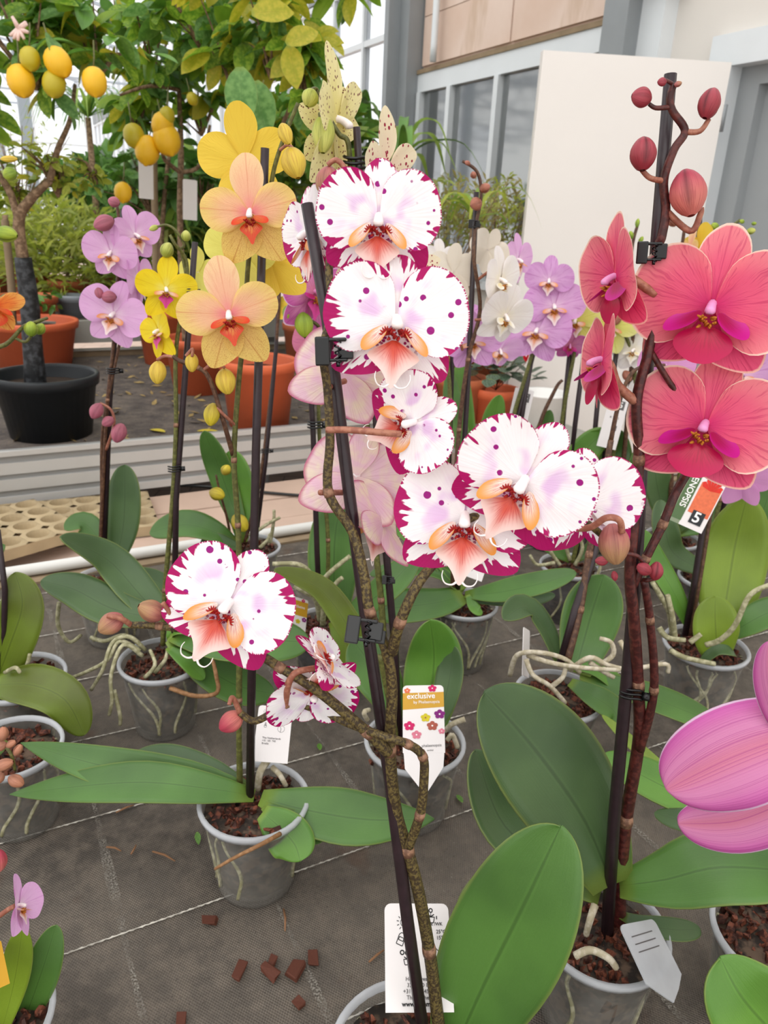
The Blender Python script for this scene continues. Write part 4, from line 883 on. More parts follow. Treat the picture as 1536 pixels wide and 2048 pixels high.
for x, y, h, a, mt in ((334, 280, 62, -72, 'lemon skin'), (295, 301, 57, -98, 'lemon skin'), (268, 272, 48, -75, 'green lemon skin'), (325, 250, 50, -100, 'lemon skin'), (334, 232, 36, -90, 'green lemon skin'), (246, 385, 40, -90, 'lemon skin'), (385, 198, 26, -60, 'green lemon skin')): lemon(t2, x, y, Y2-.5, h, a, mt)
for nm, x, y, lab in (('hang_tag', 292, 357, 'blank white hanging tag tied to the left lemon trunk stake'), ('hang_tag', 380, 400, 'blank white hanging tag beside the right lemon trunk')):
    k = card(nm, lab, 'tag', x, y, Y2-.09, .062, .165, 10, 0, -3)
# --- lemon tree behind the golden orchid, broad leaves near
t3, c3 = tubtree(505, 868, 'leafy citrus tree in the nearest orange pot behind the peach orchid', .155, .275); Y3 = c3.y
trunk(t3, [(520, 745, Y3), (505, 600, Y3), (480, 420, Y3), (472, 260, Y3-.1), (470, 215, Y3-.2)], [.015, .014, .013, .011, .009]); trunk(t3, [(480, 420, Y3), (560, 260, Y3), (620, 120, Y3-.1)], [.01, .008, .005], name='branch')
crown(t3, [(V(540, 40, Y3-.1), .28, .22, 3), (V(610, 110, Y3-.15), .12, .20, 1.6), (V(470, 110, Y3), .22, .2, 1.5), (V(560, -50, Y3), .35, .13, 2), (V(560, 200, Y3+.1), .12, .14, .7)], 360, .12, 21, [('lemon leaf', 5), ('old lemon leaf', 3.2), ('dark lemon leaf', 2), ('fresh leaf', 1)], keep=200, droop=.9)
lemon(t3, 497, 230, Y3-.45, 52, -120)
for x, y, Y, l, an in ((482, 190, Y3-.8, .15, -88), (520, 215, Y3-.74, .15, -80), (604, 70, Y3-.7, .10, 30), (585, 130, Y3-.7, .11, -80), (545, 20, Y3-.8, .11, 10)):
    p = V(x, y, Y); a = math.radians(an); dr = (RT*math.cos(a)+UP*math.sin(a)); up = -FW; sx = dr.cross(up)
    link('leaf', leafmesh('tree_leaf', 1.0, .52, 'dark lemon leaf' if x < 530 else 'old lemon leaf'), None, t3, mw=Matrix(((sx.x, dr.x, up.x, 0), (sx.y, dr.y, up.y, 0), (sx.z, dr.z, up.z, 0), (0, 0, 0, 1))).copy() if False else Matrix.Translation(p-dr*l*.5) @ Matrix(((sx.x, dr.x, up.x, 0), (sx.y, dr.y, up.y, 0), (sx.z, dr.z, up.z, 0), (0, 0, 0, 1))) @ S(l*1.15, l, l))
# --- other big pots
t4, c4 = tubtree(30, 745, 'thin leaved shrub in the orange pot behind the black pot', .235, .24, name='potted_shrub', cat='shrub')
crown(t4, [(c4+Vec((0, 0, .35)), .22, .1, 1)], 70, .06, 31, [('fresh leaf', 1), ('leaf', 1)], keep=70)
trunk(t4, [(30, 670, c4.y), (20, 560, c4.y), (10, 430, c4.y)], [.018, .016, .014]); 
t5, c5 = tubtree(320, 735, 'tall citrus in the far orange pot left of the yellow orchid', .16, .30)
trunk(t5, [(318, 620, c5.y), (322, 500, c5.y), (330, 380, c5.y), (340, 300, c5.y)], [.014, .013, .012, .01])
crown(t5, [(V(300, 370, c5.y), .35, .2, 2), (V(400, 330, c5.y), .3, .3, 1.6), (V(260, 400, c5.y+.3), .3, .15, .8)], 330, .115, 33, [('leaf', 3), ('fresh leaf', 2), ('dark lemon leaf', 3)], keep=120)
# --- feathery bushes
def bush(x, y, Y, label, rx, rz, n, L, mats, seed, bz, potr=.12, wd=.1, name='feathery_bush', cat='shrub', pm='dull terracotta'):
    c = V(x, y, Y); o = empty(name, Vec((c.x, c.y, bz))); tag(o, label, cat); hh = max(.12, min(.25, c.z-rz-bz+.1)); bigpot(o, Vec((c.x, c.y, 0)), potr, hh, pm, bz)
    q = random.Random(seed); root = Vec((c.x, c.y, bz+hh-.04))
    for mt in mats:
        m = MB()
        for _ in range(n//len(mats)):
            d = Vec((q.gauss(0, 1), q.gauss(0, 1), q.gauss(0, 1))).normalized()*(q.random()**.4); p = c+Vec((d.x*rx, d.y*rx*.7, d.z*rz)); dr = ((p-root).normalized()*.6+Vec((q.uniform(-1, 1), q.uniform(-1, 1), q.uniform(-.5, .8)))).normalized(); sd = dr.cross(Vec((q.uniform(-1, 1), q.uniform(-1, 1), q.uniform(-1, 1)))).normalized(); l = L*q.uniform(.6, 1.3)
            m.add([p, p+dr*l*.5+sd*l*wd, p+dr*l-Vec((0, 0, l*.2)), p+dr*l*.5-sd*l*wd], [(0, 1, 2, 3)], None, None, [(0, 0), (.6, .5), (0, 1), (-.6, .5)])
        f = link('foliage', m, mt, o); f['kind'] = 'stuff'
    m = MB()
    for k in range(12):
        d = Vec((q.uniform(-1, 1), q.uniform(-1, 1), q.uniform(-.2, 1))); m.tube([root, root.lerp(c, .5)+d*.03, c+Vec((d.x*rx*.8, d.y*rx*.6, d.z*rz*.8))], [.007, .005, .002], 4, True, 3)
    link('stems', m, 'trunk', o)['kind'] = 'stuff'; return o
F1 = [('feather leaf'), ('pale fern leaf')]
bush(130, 500, 4.9, 'feathery yellow green bush in a terracotta pot behind the black pot tree', .52, .28, 2600, .10, F1, 41, .76)
bush(-30, 470, 5.3, 'pale feathery bush at the left edge behind the wrapped trunk', .55, .30, 1800, .10, F1, 42, .76)
bush(270, 500, 5.5, 'low feathery bush behind the pale pink orchid', .45, .30, 1600, .10, F1, 43, .76)
bush(400, 540, 4.9, 'soft green bush behind the yellow orchid', .45, .35, 1500, .12, ['leaf', 'feather leaf'], 44, .76, wd=.16)
bush(250, 400, 5.6, 'broad dark green bush under the palm at the far left', .50, .26, 700, .16, ['leaf', 'dark lemon leaf', 'fresh leaf'], 45, .76, wd=.26)
bush(450, 430, 5.0, 'dark leafy bush filling behind the citrus trunks', .5, .36, 900, .15, ['leaf', 'dark lemon leaf', 'lemon leaf'], 46, .76, wd=.26)
bush(610, 300, 4.4, 'bright green bush just behind the cream spotted orchid', .35, .26, 700, .14, ['fresh leaf', 'yellowish leaf'], 47, .57, wd=.24)
bush(900, 430, 3.6, 'dry olive bush in front of the window beside the small brown buds', .26, .16, 800, .06, ['dry leaf', 'pale fern leaf'], 48, .57)
bush(1000, 430, 4.0, 'olive bush between window and white door leaf', .16, .18, 460, .06, ['dry leaf', 'feather leaf'], 49, .57)
bush(30, 300, 5.0, 'thin twiggy bush against the bright sky at the left edge', .35, .25, 260, .05, ['feather leaf'], 50, .76)
bush(330, 600, 4.9, 'small green bush between the orange pots', .2, .18, 500, .10, ['fresh leaf', 'feather leaf'], 51, .76)
# --- palm like and strap leaved plants
def strap(x, y, Y, label, n, L, seed, bz, mats=('palm leaf',), wd=.02, pm='dull terracotta', name='strap_leaved_plant', zup=.9, spread=(-160, -20), ph=.2):
    c = V(x, y, Y); o = empty(name, Vec((c.x, c.y, bz))); tag(o, label, 'plant'); bigpot(o, Vec((c.x, c.y, 0)), .11, ph, pm, bz); q = random.Random(seed)
    if c.z-bz > ph+.08: m = MB(); m.tube([Vec((c.x, c.y, bz+ph-.05)), c], [.025, .018], 8); link('trunk', m, 'trunk', o)
    for k in range(n):
        a = q.uniform(0, 2*PI); l = L*q.uniform(.6, 1.1); d = Vec((math.cos(a), math.sin(a), 0)); up = q.uniform(.2, 1)*zup
        P, _ = spline([c, c+d*l*.3+Vec((0, 0, l*.5*up)), c+d*l*.7+Vec((0, 0, l*.5*up)), c+d*l+Vec((0, 0, l*(.2*up-.25)))], 0, 4); m = MB(); s0 = d.cross(Vec((0, 0, 1)))
        vs = []; uv = []
        for i, p in enumerate(P):
            u = i/(len(P)-1); ww = wd*(.5+math.sin(PI*u**.7)*.6)*(1-u**4)+.0006
            for v in (-1, 0, 1): vs.append(p+s0*v*ww+Vec((0, 0, abs(v)*ww*.3))); uv.append((v, u))
        m.add(vs, [(i*3+c_, i*3+c_+1, i*3+c_+4, i*3+c_+3) for i in range(len(P)-1) for c_ in (0, 1)], None, None, uv); link('leaf', m, mats[k % len(mats)], o)
    return o
strap(176, 235, 5.2, 'small palm with thin drooping fans against the sky', 46, .42, 61, .76, ('dark lemon leaf', 'palm leaf'), .008)
strap(800, 330, 4.2, 'tall strap leaved plant in front of the grey column', 14, .42, 62, .57, ('palm leaf', 'fresh leaf'), .022, zup=1.3)
strap(950, 440, 3.3, 'arching palm leaves below the window mullions', 16, .26, 63, .57, ('palm leaf', 'feather leaf'), .012)
strap(690, 300, 4.5, 'upright green strap leaves behind the cream spotted orchid', 9, .42, 64, .57, ('fresh leaf', 'leaf'), .03, zup=1.6)
strap(330, 480, 4.6, 'fern with arching fronds between the citrus trunks', 26, .34, 65, .76, ('pale fern leaf', 'palm leaf'), .02)
# small pots further back
for x, y, r, h, mt, lab in ((150, 634, .10, .13, 'grey plastic', 'small pale grey pot standing on the far bench'), (110, 600, .11, .16, 'dull terracotta', 'small terracotta pot left of the pale grey pot'), (60, 640, .16, .14, 'dull terracotta', 'terracotta pot beside the wrapped trunk on the far bench')):
    c = onz(x, y, .76); o = empty('small_pot', c); tag(o, lab, 'pot'); bigpot(o, c, r, h, mt, .76)
# cyclamen, white bowl pot
c = onz(985, 846, LBZ); cyc = empty('cyclamen', c); tag(cyc, 'red cyclamen with dark mottled leaves in a terracotta pot behind the white orchid', 'plant'); bigpot(cyc, c, .10, .16, 'terracotta plastic', LBZ); q = random.Random(8)
for k in range(46):
    a = q.uniform(0, 2*PI); d = q.random()**.5*.17; p = c+Vec((d*math.cos(a), d*math.sin(a), .20+.09*(1-d/.17)+q.uniform(0, .03))); link('leaf', leafmesh('round_leaf', 1.0, .95, 'mottled leaf', .1, .1), None, cyc, mw=Matrix.Translation(p) @ RZ(math.degrees(a)-90+q.uniform(-40, 40)) @ RX(q.uniform(-30, 40)) @ S(.065))
for x, y in ((962, 700), (1010, 715), (1003, 690), (1040, 705), (1052, 725), (905, 720), (1000, 735)):
    p = V(x, y, c.y-.03); m = MB()
    for k in range(5): a = k*1.256+q.uniform(-.2, .2); m.add([p, p+Vec((.013*math.cos(a-.5), 0, .02+.01*math.sin(a))), p+Vec((.026*math.cos(a), .006*math.sin(a), .045)), p+Vec((.013*math.cos(a+.5), .008, .02))], [(0, 1, 2, 3)])
    link('flower', m, 'red petal', cyc); m = MB(); m.tube([c+Vec((0, 0, .15)), p], .002, 4); link('flower_stem', m, 'wine stem', cyc)
c = onz(1085, 872, .60)+Vec((0, .05, 0)); st_ = empty('side_table', Vec((c.x, c.y, 0))); tag(st_, 'small pale grey table carrying the white bowl pot before the door leaf', 'table')
flat(link('table_top', MB().box((c.x, c.y, .585), (.42, .36, .026), Matrix.Rotation(A1, 3, 'Z')), 'grey board', st_))
for a_, b_ in ((-1, -1), (1, -1), (-1, 1), (1, 1)): flat(link('leg', MB().box(Vec((c.x, c.y, .287))+Matrix.Rotation(A1, 3, 'Z') @ Vec((a_*.18, b_*.15, 0)), (.025, .025, .570), Matrix.Rotation(A1, 3, 'Z')), 'steel', st_))
o = empty('white_bowl', c); tag(o, 'round white plastic bowl pot standing in front of the white door leaf', 'pot'); m = MB(); m.lathe([(.001, 0), (.075, 0), (.092, .16), (.098, .165), (.095, .172), (.086, .168), (.07, .03), (.001, .03)], 36, Matrix.Translation(c+Vec((0, 0, .001)))); link('bowl', m, 'white plastic', o)
# litter on the planter bench and dropped leaves
q = random.Random(77); m = MB()
for k in range(420):
    p = B(q.uniform(-1, 2.0), q.uniform(2.8, 4.6), LBZ+.004); r_ = Euler((q.uniform(-.4, .4), q.uniform(-.4, .4), q.uniform(0, 6))).to_matrix(); l = q.uniform(.01, .035)
    m.add([p+r_ @ Vec(v) for v in ((-l, 0, 0), (0, l*.35, .002), (l, 0, .003), (0, -l*.35, .002))], [(0, 1, 2, 3)])
tag(flat(link('leaf_litter', m, 'fallen leaf')), 'dry leaf litter scattered over the planter bench', 'litter')['kind'] = 'stuff'
for x, y, lab in ((330, 868, 'yellow fallen leaf on the bench just above the aluminium side'), (395, 866, 'second yellow leaf lying right of the larger fallen one')):
    p = onz(x, y, LBZ)+Vec((0, 0, .008)); o = link('fallen_leaf', leafmesh('fallen', 1.0, .4, 'yellow fallen leaf', .2, .05), None, None, mw=Matrix.Translation(p) @ RZ(60 if x < 350 else -70) @ S(.085)); tag(o, lab, 'leaf')
# ================================================================ ORCHIDS
# ---- A: the white and magenta spotted orchid in front
A, cA = orchid(822, 2112, 'white orchid splashed with magenta in the nearest clear pot, bottom centre', .061, .115, 3)
ya = cA.y
stake(A, [(846, 2060, ya), (815, 1840, ya+.004), (780, 1560, ya+.012), (738, 1280, ya+.022), (700, 1000, ya+.035), (655, 640, ya+.055), (614, 408, ya+.070)], 12.5)
stem(A, [(884, 2110, ya+.004), (872, 2010, ya+.008), (858, 1900, ya+.010), (836, 1780, ya+.008), (815, 1700, ya+.008), (792, 1620, ya+.01), (780, 1500, ya+.008), (784, 1380, ya+.008), (772, 1300, ya+.008), (740, 1225, ya+.008), (728, 1150, ya+.014), (705, 1065, ya+.022), (657, 985, ya+.026), (660, 880, ya+.03), (655, 780, ya+.034), (646, 700, ya+.032), (664, 620, ya+.046), (658, 540, ya+.055), (668, 460, ya+.065), (700, 400, ya+.07)], (13.5, 7.5), nodes=(2, 4, 6, 9, 12))
stem(A, [(784, 1305, ya+.006), (800, 1245, ya+.002), (838, 1165, ya+.006), (892, 1100, ya+.022), (935, 1040, ya+.036)], (12, 9), name='stem_branch', nodes=(1, 3))
stem(A, [(776, 1505, ya+.004), (735, 1465, ya), (640, 1385, ya-.004), (560, 1335, ya-.004), (500, 1300, ya), (400, 1266, ya+.006), (320, 1252, ya+.006), (262, 1250, ya+.006)], (12, 7), name='stem_branch', nodes=(1, 3, 6))
stem(A, [(818, 1692, ya+.004), (840, 1630, ya), (848, 1560, ya), (845, 1512, ya), (815, 1488, ya-.004), (765, 1472, ya-.006), (700, 1448, ya+.006), (660, 1430, ya+.012), (600, 1408, ya+.008), (570, 1410, ya), (512, 1442, ya-.004), (480, 1425, ya-.004)], (10, 7), name='stem_branch', nodes=(1, 3, 4, 9))
stem(A, [(570, 1410, ya), (576, 1370, ya-.006), (592, 1345, ya-.006), (632, 1336, ya)], (8, 6), 'pink stem', 'pedicel')
stem(A, [(655, 860, ya+.02), (700, 860, ya+.012), (770, 866, ya+.01), (800, 868, ya+.014)], (7, 7), 'pink stem', 'pedicel')
stem(A, [(700, 400, ya+.07), (740, 420, ya+.06), (757, 435, ya+.05)], (6, 6), 'pink stem', 'pedicel'); stem(A, [(664, 620, ya+.046), (730, 640, ya+.04), (785, 642, ya+.035)], (6, 6), 'pink stem', 'pedicel')
stem(A, [(930, 1040, ya+.008), (1000, 1020, ya+.02), (1080, 1035, ya+.02), (1130, 1052, ya+.018), (1170, 1045, ya+.014), (1215, 1080, ya+.02)], (9, 7), name='stem_branch', nodes=(3,))
stem(A, [(1140, 1056, ya+.014), (1180, 1055, ya+.008), (1212, 1036, ya+.004), (1238, 1040, ya+.004), (1244, 1064, ya+.006)], (7, 7), 'pink stem', 'pedicel')
stem(A, [(640, 985, ya+.03), (690, 985, ya+.05)], (6, 6), 'pink stem', 'pedicel'); stem(A, [(655, 780, ya+.034), (665, 770, ya+.05), (690, 762, ya+.06)], (6, 6), 'pink stem', 'pedicel')
clip(A, 668, 702, ya+.026, 1.05, 3); clip(A, 728, 1262, ya+.0, 1.1, -6)
flower(A, 'spotted', 757, 437, ya+.045, 242, 0, -4, 0, lipo=True)
flower(A, 'spotted', 792, 642, ya+.030, 282, 6, -6, -4)
flower(A, 'spotted', 826, 845, ya+.022, 205, -24, 4, -68, .12)
flower(A, 'spotted', 930, 1035, ya+.012, 278, 0, 4, 0)
flower(A, 'spotted', 1048, 962, ya+.000, 282, -6, 14, -27, .05)
flower(A, 'spotted', 1168, 1006, ya+.03, 236, 18, 0, 8, lipo=False)
flower(A, 'spotted', 458, 1208, ya-.004, 262, -12, 4, -33)
flower(A, 'spotted', 622, 1385, ya+.006, 190, 20, 48, 186, .25)
flower(A, 'spotted', 655, 1325, ya-.004, 150, 60, -35, 265, .2)
flower(A, 'spotted', 622, 468, ya+.085, 200, -62, 0, 20, .1)
flower(A, 'spotted', 688, 745, ya+.072, 210, 170, 10, 20, .05, False)
flower(A, 'spotted', 712, 955, ya+.066, 220, 172, 10, 12, .05, False)
flower(A, 'spotted', 765, 1040, ya+.05, 190, -120, 20, 30, .2)
bud(A, 1228, 1088, ya+.010, 82, 66, -84, 'dusky bud', 20); bud(A, 303, 1222, ya+.004, 56, 50, 150, 'dusky bud', 70, -.5); bud(A, 222, 1247, ya+.004, 54, 46, 215, 'dusky bud', 10, -.3)
bud(A, 462, 1443, ya-.004, 52, 44, 215, 'rose bud', 0, -.2); bud(A, 656, 366, ya+.075, 66, 52, -96, 'dusky bud', 30); stem(A, [(700, 400, ya+.07), (690, 340, ya+.075), (672, 320, ya+.075), (655, 330, ya+.075)], (6, 5), 'pink stem', 'pedicel')
stem(A, [(262, 1250, ya+.006), (240, 1236, ya), (215, 1232, ya)], (6, 5), 'pink stem', 'pedicel'); stem(A, [(342, 1254, ya+.006), (342, 1230, ya), (325, 1205, ya)], (5, 5), 'pink stem', 'pedicel'); stem(A, [(480, 1425, ya-.004), (465, 1395, ya-.006), (458, 1410, ya-.01)], (6, 4), 'pink stem', 'pedicel')
leaf(A, [(905, 2110, ya+.012), (965, 1975, ya+.01), (1050, 1805, ya+.012), (1122, 1652, ya+.02)], 240, 'leaf', (-.25, -.75, .6), .12, .55, .45)
leaf(A, [(905, 2110, ya+.03), (960, 2060, ya+.04), (1010, 1990, ya+.05), (1045, 1930, ya+.06)], 110, 'deep leaf', None, .2)
leaf(A, [(905, 1990, ya+.07), (935, 1890, ya+.085), (955, 1800, ya+.10), (985, 1735, ya+.11)], 105, 'deep leaf', (.3, -.7, .4), .25)
leaf(A, [(860, 2120, ya-.01), (900, 2160, ya-.02), (990, 2180, ya-.03), (1060, 2190, ya-.03)], 120, 'leaf')
# ---- B: the coral orchid
Bp, cB = orchid(1205, 1853, 'coral orchid with two large open flowers in the front right clear pot', .058, .115, 8)
yb = cB.y
stake(Bp, [(1213, 1880, yb), (1228, 1640, yb+.004), (1252, 1380, yb+.008), (1272, 1150, yb+.012), (1290, 800, yb+.018), (1316, 450, yb+.026), (1341, 148, yb+.034)], 12.5)
stem(Bp, [(1240, 1880, yb+.012), (1240, 1780, yb+.012), (1252, 1640, yb+.012), (1278, 1480, yb+.012), (1276, 1370, yb+.008), (1268, 1240, yb+.0), (1260, 1150, yb-.002), (1268, 1040, yb), (1278, 920, yb+.002), (1274, 800, yb+.002), (1298, 700, yb+.006), (1312, 600, yb+.012), (1316, 500, yb+.02), (1324, 472, yb+.02), (1332, 420, yb+.022), (1328, 360, yb+.022), (1348, 300, yb+.022), (1370, 262, yb+.022), (1345, 222, yb+.022), (1340, 195, yb+.022), (1348, 168, yb+.022)], (13.5, 7), 'wine stem', nodes=(2, 4, 8))
stem(Bp, [(1280, 1500, yb+.008), (1308, 1380, yb+.004), (1300, 1240, yb+.002), (1288, 1160, yb+.0)], (9, 8), 'wine stem', 'stem_branch', nodes=(1, 2))
stem(Bp, [(1262, 1180, yb+.0), (1290, 1120, yb+.0), (1325, 1050, yb+.004), (1352, 985, yb+.01), (1390, 920, yb+.02)], (9, 9), 'wine stem', 'stem_branch', nodes=(1, 2))
stem(Bp, [(1288, 1160, yb), (1296, 1160, yb-.004), (1312, 1156, yb-.004)], (5, 4), 'wine stem', 'pedicel'); stem(Bp, [(1250, 1110, yb-.006), (1215, 1105, yb-.008), (1270, 1110, yb-.01), (1290, 1130, yb-.01)], (5, 4), 'wine stem', 'pedicel')
for q_ in (([(1330, 420, yb+.022), (1380, 462, yb+.018), (1400, 430, yb+.016), (1402, 415, yb+.016)], 7), ([(1328, 362, yb+.022), (1300, 356, yb+.018), (1282, 338, yb+.018)], 6), ([(1370, 264, yb+.022), (1400, 262, yb+.02), (1418, 238, yb+.02)], 6), ([(1340, 214, yb+.022), (1312, 216, yb+.02), (1298, 208, yb+.02)], 5), ([(1348, 170, yb+.022), (1330, 160, yb+.02), (1322, 162, yb+.02)], 4)):
    stem(Bp, q_[0], (q_[1], q_[1]*.8), 'pink stem' if q_[1] > 5 else 'wine stem', 'pedicel')
bud(Bp, 1376, 386, yb+.014, 92, 80, 98, 'rose bud', 20); bud(Bp, 1286, 308, yb+.016, 66, 58, 88, 'dark rose bud', 40); bud(Bp, 1419, 207, yb+.018, 62, 48, 72, 'dark rose bud', 0); bud(Bp, 1283, 195, yb+.018, 40, 42, 168, 'dark rose bud', 0); bud(Bp, 1324, 164, yb+.016, 18, 18, 180, 'dark rose bud'); bud(Bp, 1356, 168, yb+.018, 16, 12, 20, 'dusky bud')
bud(Bp, 1203, 1122, yb-.012, 26, 20, 180, 'dark rose bud'); bud(Bp, 1229, 1152, yb-.012, 20, 15, -80, 'dark rose bud'); bud(Bp, 1288, 1138, yb-.014, 32, 27, 150, 'dark rose bud'); bud(Bp, 1312, 1142, yb-.008, 38, 32, 80, 'dark rose bud', 30)
stem(Bp, [(1318, 520, yb+.02), (1360, 560, yb+.016), (1420, 605, yb+.012)], 6, 'wine stem', 'pedicel'); stem(Bp, [(1300, 700, yb+.006), (1350, 780, yb+.004), (1410, 845, yb+.004)], 6, 'wine stem', 'pedicel')
stem(Bp, [(1270, 802, yb+.002), (1235, 770, yb), (1222, 735, yb), (1208, 712, yb)], (10, 9), 'coral petal' if False else 'pink stem', 'pedicel'); stem(Bp, [(1310, 590, yb+.01), (1270, 560, yb+.01), (1240, 545, yb+.01)], (9, 8), 'pink stem', 'pedicel')
flower(Bp, 'coral', 1424, 612, yb-.006, 300, -3, 0, -2, jit=1); flower(Bp, 'coral', 1410, 850, yb-.012, 282, -4, -2, -3, jit=1)
flower(Bp, 'coral', 1232, 555, yb+.004, 235, -64, 8, 6, .12, jit=1); flower(Bp, 'coral', 1205, 722, yb-.004, 235, -76, 0, 2, .02, jit=1)
clip(Bp, 1303, 505, yb+.012, .95, 4); clip(Bp, 1262, 1388, yb+.006, .75, 4, 'ring')
leaf(Bp, [(1222, 1770, yb+.0), (1168, 1640, yb+.02), (1070, 1500, yb+.03), (968, 1385, yb+.045)], 232, 'deep leaf', (.05, -.7, .7), .16, .55, .4)
leaf(Bp, [(1240, 1772, yb), (1330, 1760, yb-.012), (1440, 1735, yb-.02), (1600, 1745, yb-.02)], 148, 'leaf', (.0, -.45, .9), .15, .6, .35)
leaf(Bp, [(1200, 1790, yb+.01), (1090, 1720, yb+.03), (1000, 1640, yb+.06), (950, 1500, yb+.10)], 120, 'deep leaf', (.4, -.5, .6), .2)
leaf(Bp, [(1240, 1830, yb+.01), (1290, 1850, yb), (1350, 1860, yb), (1400, 1858, yb+.01)], 50, 'deep leaf', (.0, -.2, .9), .1)
rootp(Bp, [(1150, 1912, yb-.045), (1180, 1900, yb-.045), (1215, 1915, yb-.05), (1232, 1935, yb-.05)], (8, 7), 'pale root'); rootp(Bp, [(1190, 1810, yb), (1180, 1840, yb-.01), (1172, 1870, yb-.01)], (8, 6), 'pale root')
# ---- C: the peach orchid on the left centre
Cp, cC = orchid(508, 1597, 'peach and yellow orchid in a clear pot with long leaves spreading to both sides', .058, .115, 12)
yc = cC.y
stake(Cp, [(500, 1600, yc), (504, 1300, yc+.01), (512, 900, yc+.02), (530, 296, yc+.03)], 8.5)
stem(Cp, [(480, 1590, yc+.01), (478, 1400, yc+.012), (480, 1200, yc+.016), (476, 1050, yc+.02), (468, 920, yc+.02), (476, 780, yc+.022), (490, 640, yc+.03), (500, 500, yc+.03), (535, 400, yc+.03), (550, 330, yc+.03), (570, 270, yc+.028), (596, 206, yc+.026)], (6.5, 4), 'green stem', nodes=(1, 3, 4))
stem(Cp, [(466, 910, yc+.02), (446, 840, yc+.012), (420, 760, yc+.01), (396, 735, yc+.01), (360, 722, yc+.01), (345, 712, yc+.01)], (5, 4), 'brown stem', 'stem_branch', nodes=(3,))
for q_ in ([(350, 715, yc+.01), (330, 712, yc+.01), (314, 720, yc+.01)], [(372, 712, yc+.01), (385, 698, yc+.01), (384, 714, yc+.008)], [(405, 742, yc+.01), (430, 726, yc+.01), (450, 736, yc+.01)], [(470, 850, yc+.02), (448, 830, yc+.01), (434, 815, yc+.01)], [(560, 300, yc+.028), (575, 290, yc+.024), (586, 296, yc+.022)]):
    stem(Cp, q_, (3.4, 3), 'pink stem', 'pedicel')
for b_ in ((316, 745, 46, 36, -95, 'golden bud'), (384, 725, 38, 28, -90, 'golden bud'), (452, 763, 52, 42, -80, 'golden bud'), (424, 829, 46, 34, -100, 'yellow bud'), (588, 326, 62, 52, -75, 'golden bud'), (571, 268, 44, 30, -70, 'golden bud')): bud(Cp, b_[0], b_[1], yc+.01, *b_[2:], spin=30)
flower(Cp, 'peach', 500, 424, yc+.004, 184, -8, 2, 6, jit=2); flower(Cp, 'peach', 458, 628, yc-.004, 192, -4, 2, 10, jit=2)
flower(Cp, 'golden', 490, 322, yc+.06, 186, 168, 0, -8, lipo=False); flower(Cp, 'lemon', 476, 508, yc+.055, 150, 160, 5, 10, lipo=False); flower(Cp, 'golden', 540, 520, yc+.06, 170, 172, 0, -20, lipo=False)
leaf(Cp, [(508, 1592, yc), (420, 1578, yc-.01), (260, 1565, yc-.015), (20, 1589, yc-.01)], 84, 'leaf', (0, -.55, .85), .15, .45, .3, sharp=True)
leaf(Cp, [(505, 1588, yc+.01), (400, 1560, yc+.01), (220, 1535, yc+.005), (42, 1486, yc+.02)], 84, 'leaf', (0, -.6, .8), .2, .5, .3, sharp=True)
leaf(Cp, [(500, 1582, yc+.02), (430, 1545, yc+.03), (340, 1518, yc+.04), (265, 1512, yc+.05)], 60, 'deep leaf')
leaf(Cp, [(522, 1596, yc), (620, 1622, yc-.01), (740, 1640, yc-.015), (868, 1638, yc-.01)], 112, 'leaf', (0, -.5, .85), .12, .5, .3, sharp=True)
leaf(Cp, [(525, 1625, yc-.02), (560, 1655, yc-.03), (590, 1690, yc-.04), (600, 1722, yc-.05)], 92, 'fresh leaf', (0, -.7, .7), .12)
leaf(Cp, [(528, 1612, yc-.01), (570, 1640, yc-.02), (620, 1665, yc-.02), (650, 1675, yc-.02)], 56, 'leaf')
rootp(Cp, [(535, 1520, yc+.03), (520, 1545, yc+.02), (515, 1580, yc+.02)], (8, 7), 'pale root'); rootp(Cp, [(545, 1535, yc+.03), (560, 1550, yc+.02), (572, 1572, yc+.02)], (6, 5), 'pale root')
rootp(Cp, [(560, 1668, yc-.05), (520, 1690, yc-.075), (470, 1715, yc-.08), (430, 1738, yc-.08)], (5, 3), 'dry root')
# ---- D: yellow orchid in the rooty pot, left
Dp, cD = orchid(322, 1318, 'bright yellow orchid in a clear pot with roots spilling over its left side', .057, .112, 14)
yd = cD.y
stake(Dp, [(348, 1300, yd), (352, 1000, yd+.01), (374, 700, yd+.015), (390, 484, yd+.02)], 6)
stem(Dp, [(326, 1290, yd+.01), (330, 1180, yd+.01), (345, 1000, yd+.01), (352, 850, yd+.01), (352, 700, yd+.01), (372, 580, yd+.01), (372, 520, yd+.01), (350, 488, yd), (340, 470, yd)], (5.5, 3), 'green stem', nodes=(1, 3))
stem(Dp, [(374, 560, yd+.01), (366, 520, yd+.01), (362, 500, yd+.008), (368, 488, yd+.008), (350, 460, yd+.006), (332, 450, yd+.006), (310, 455, yd+.006)], (3, 2.5), 'green stem', 'stem_branch')
for b_ in ((334, 500, 30, 28, 70, 'green bud'), (372, 472, 22, 20, 90, 'green bud'), (308, 456, 20, 12, 200, 'green bud')): bud(Dp, b_[0], b_[1], yd+.006, *b_[2:])
flower(Dp, 'yellow', 332, 578, yd-.004, 116, 6, 0, -6); flower(Dp, 'yellow', 318, 662, yd+.006, 110, -58, 0, 8, .1); flower(Dp, 'lemon', 396, 545, yd+.06, 90, 150, 0, 0, lipo=False)
clip(Dp, 349, 938, yd+.004, .7, 0, 'ring'); clip(Dp, 378, 583, yd+.01, .7, 0, 'ring')
leaf(Dp, [(335, 1240, yd+.02), (230, 1220, yd+.02), (150, 1180, yd+.03), (82, 1162, yd+.03)], 84, 'deep leaf', (0, -.5, .85), .15, .5, .35)
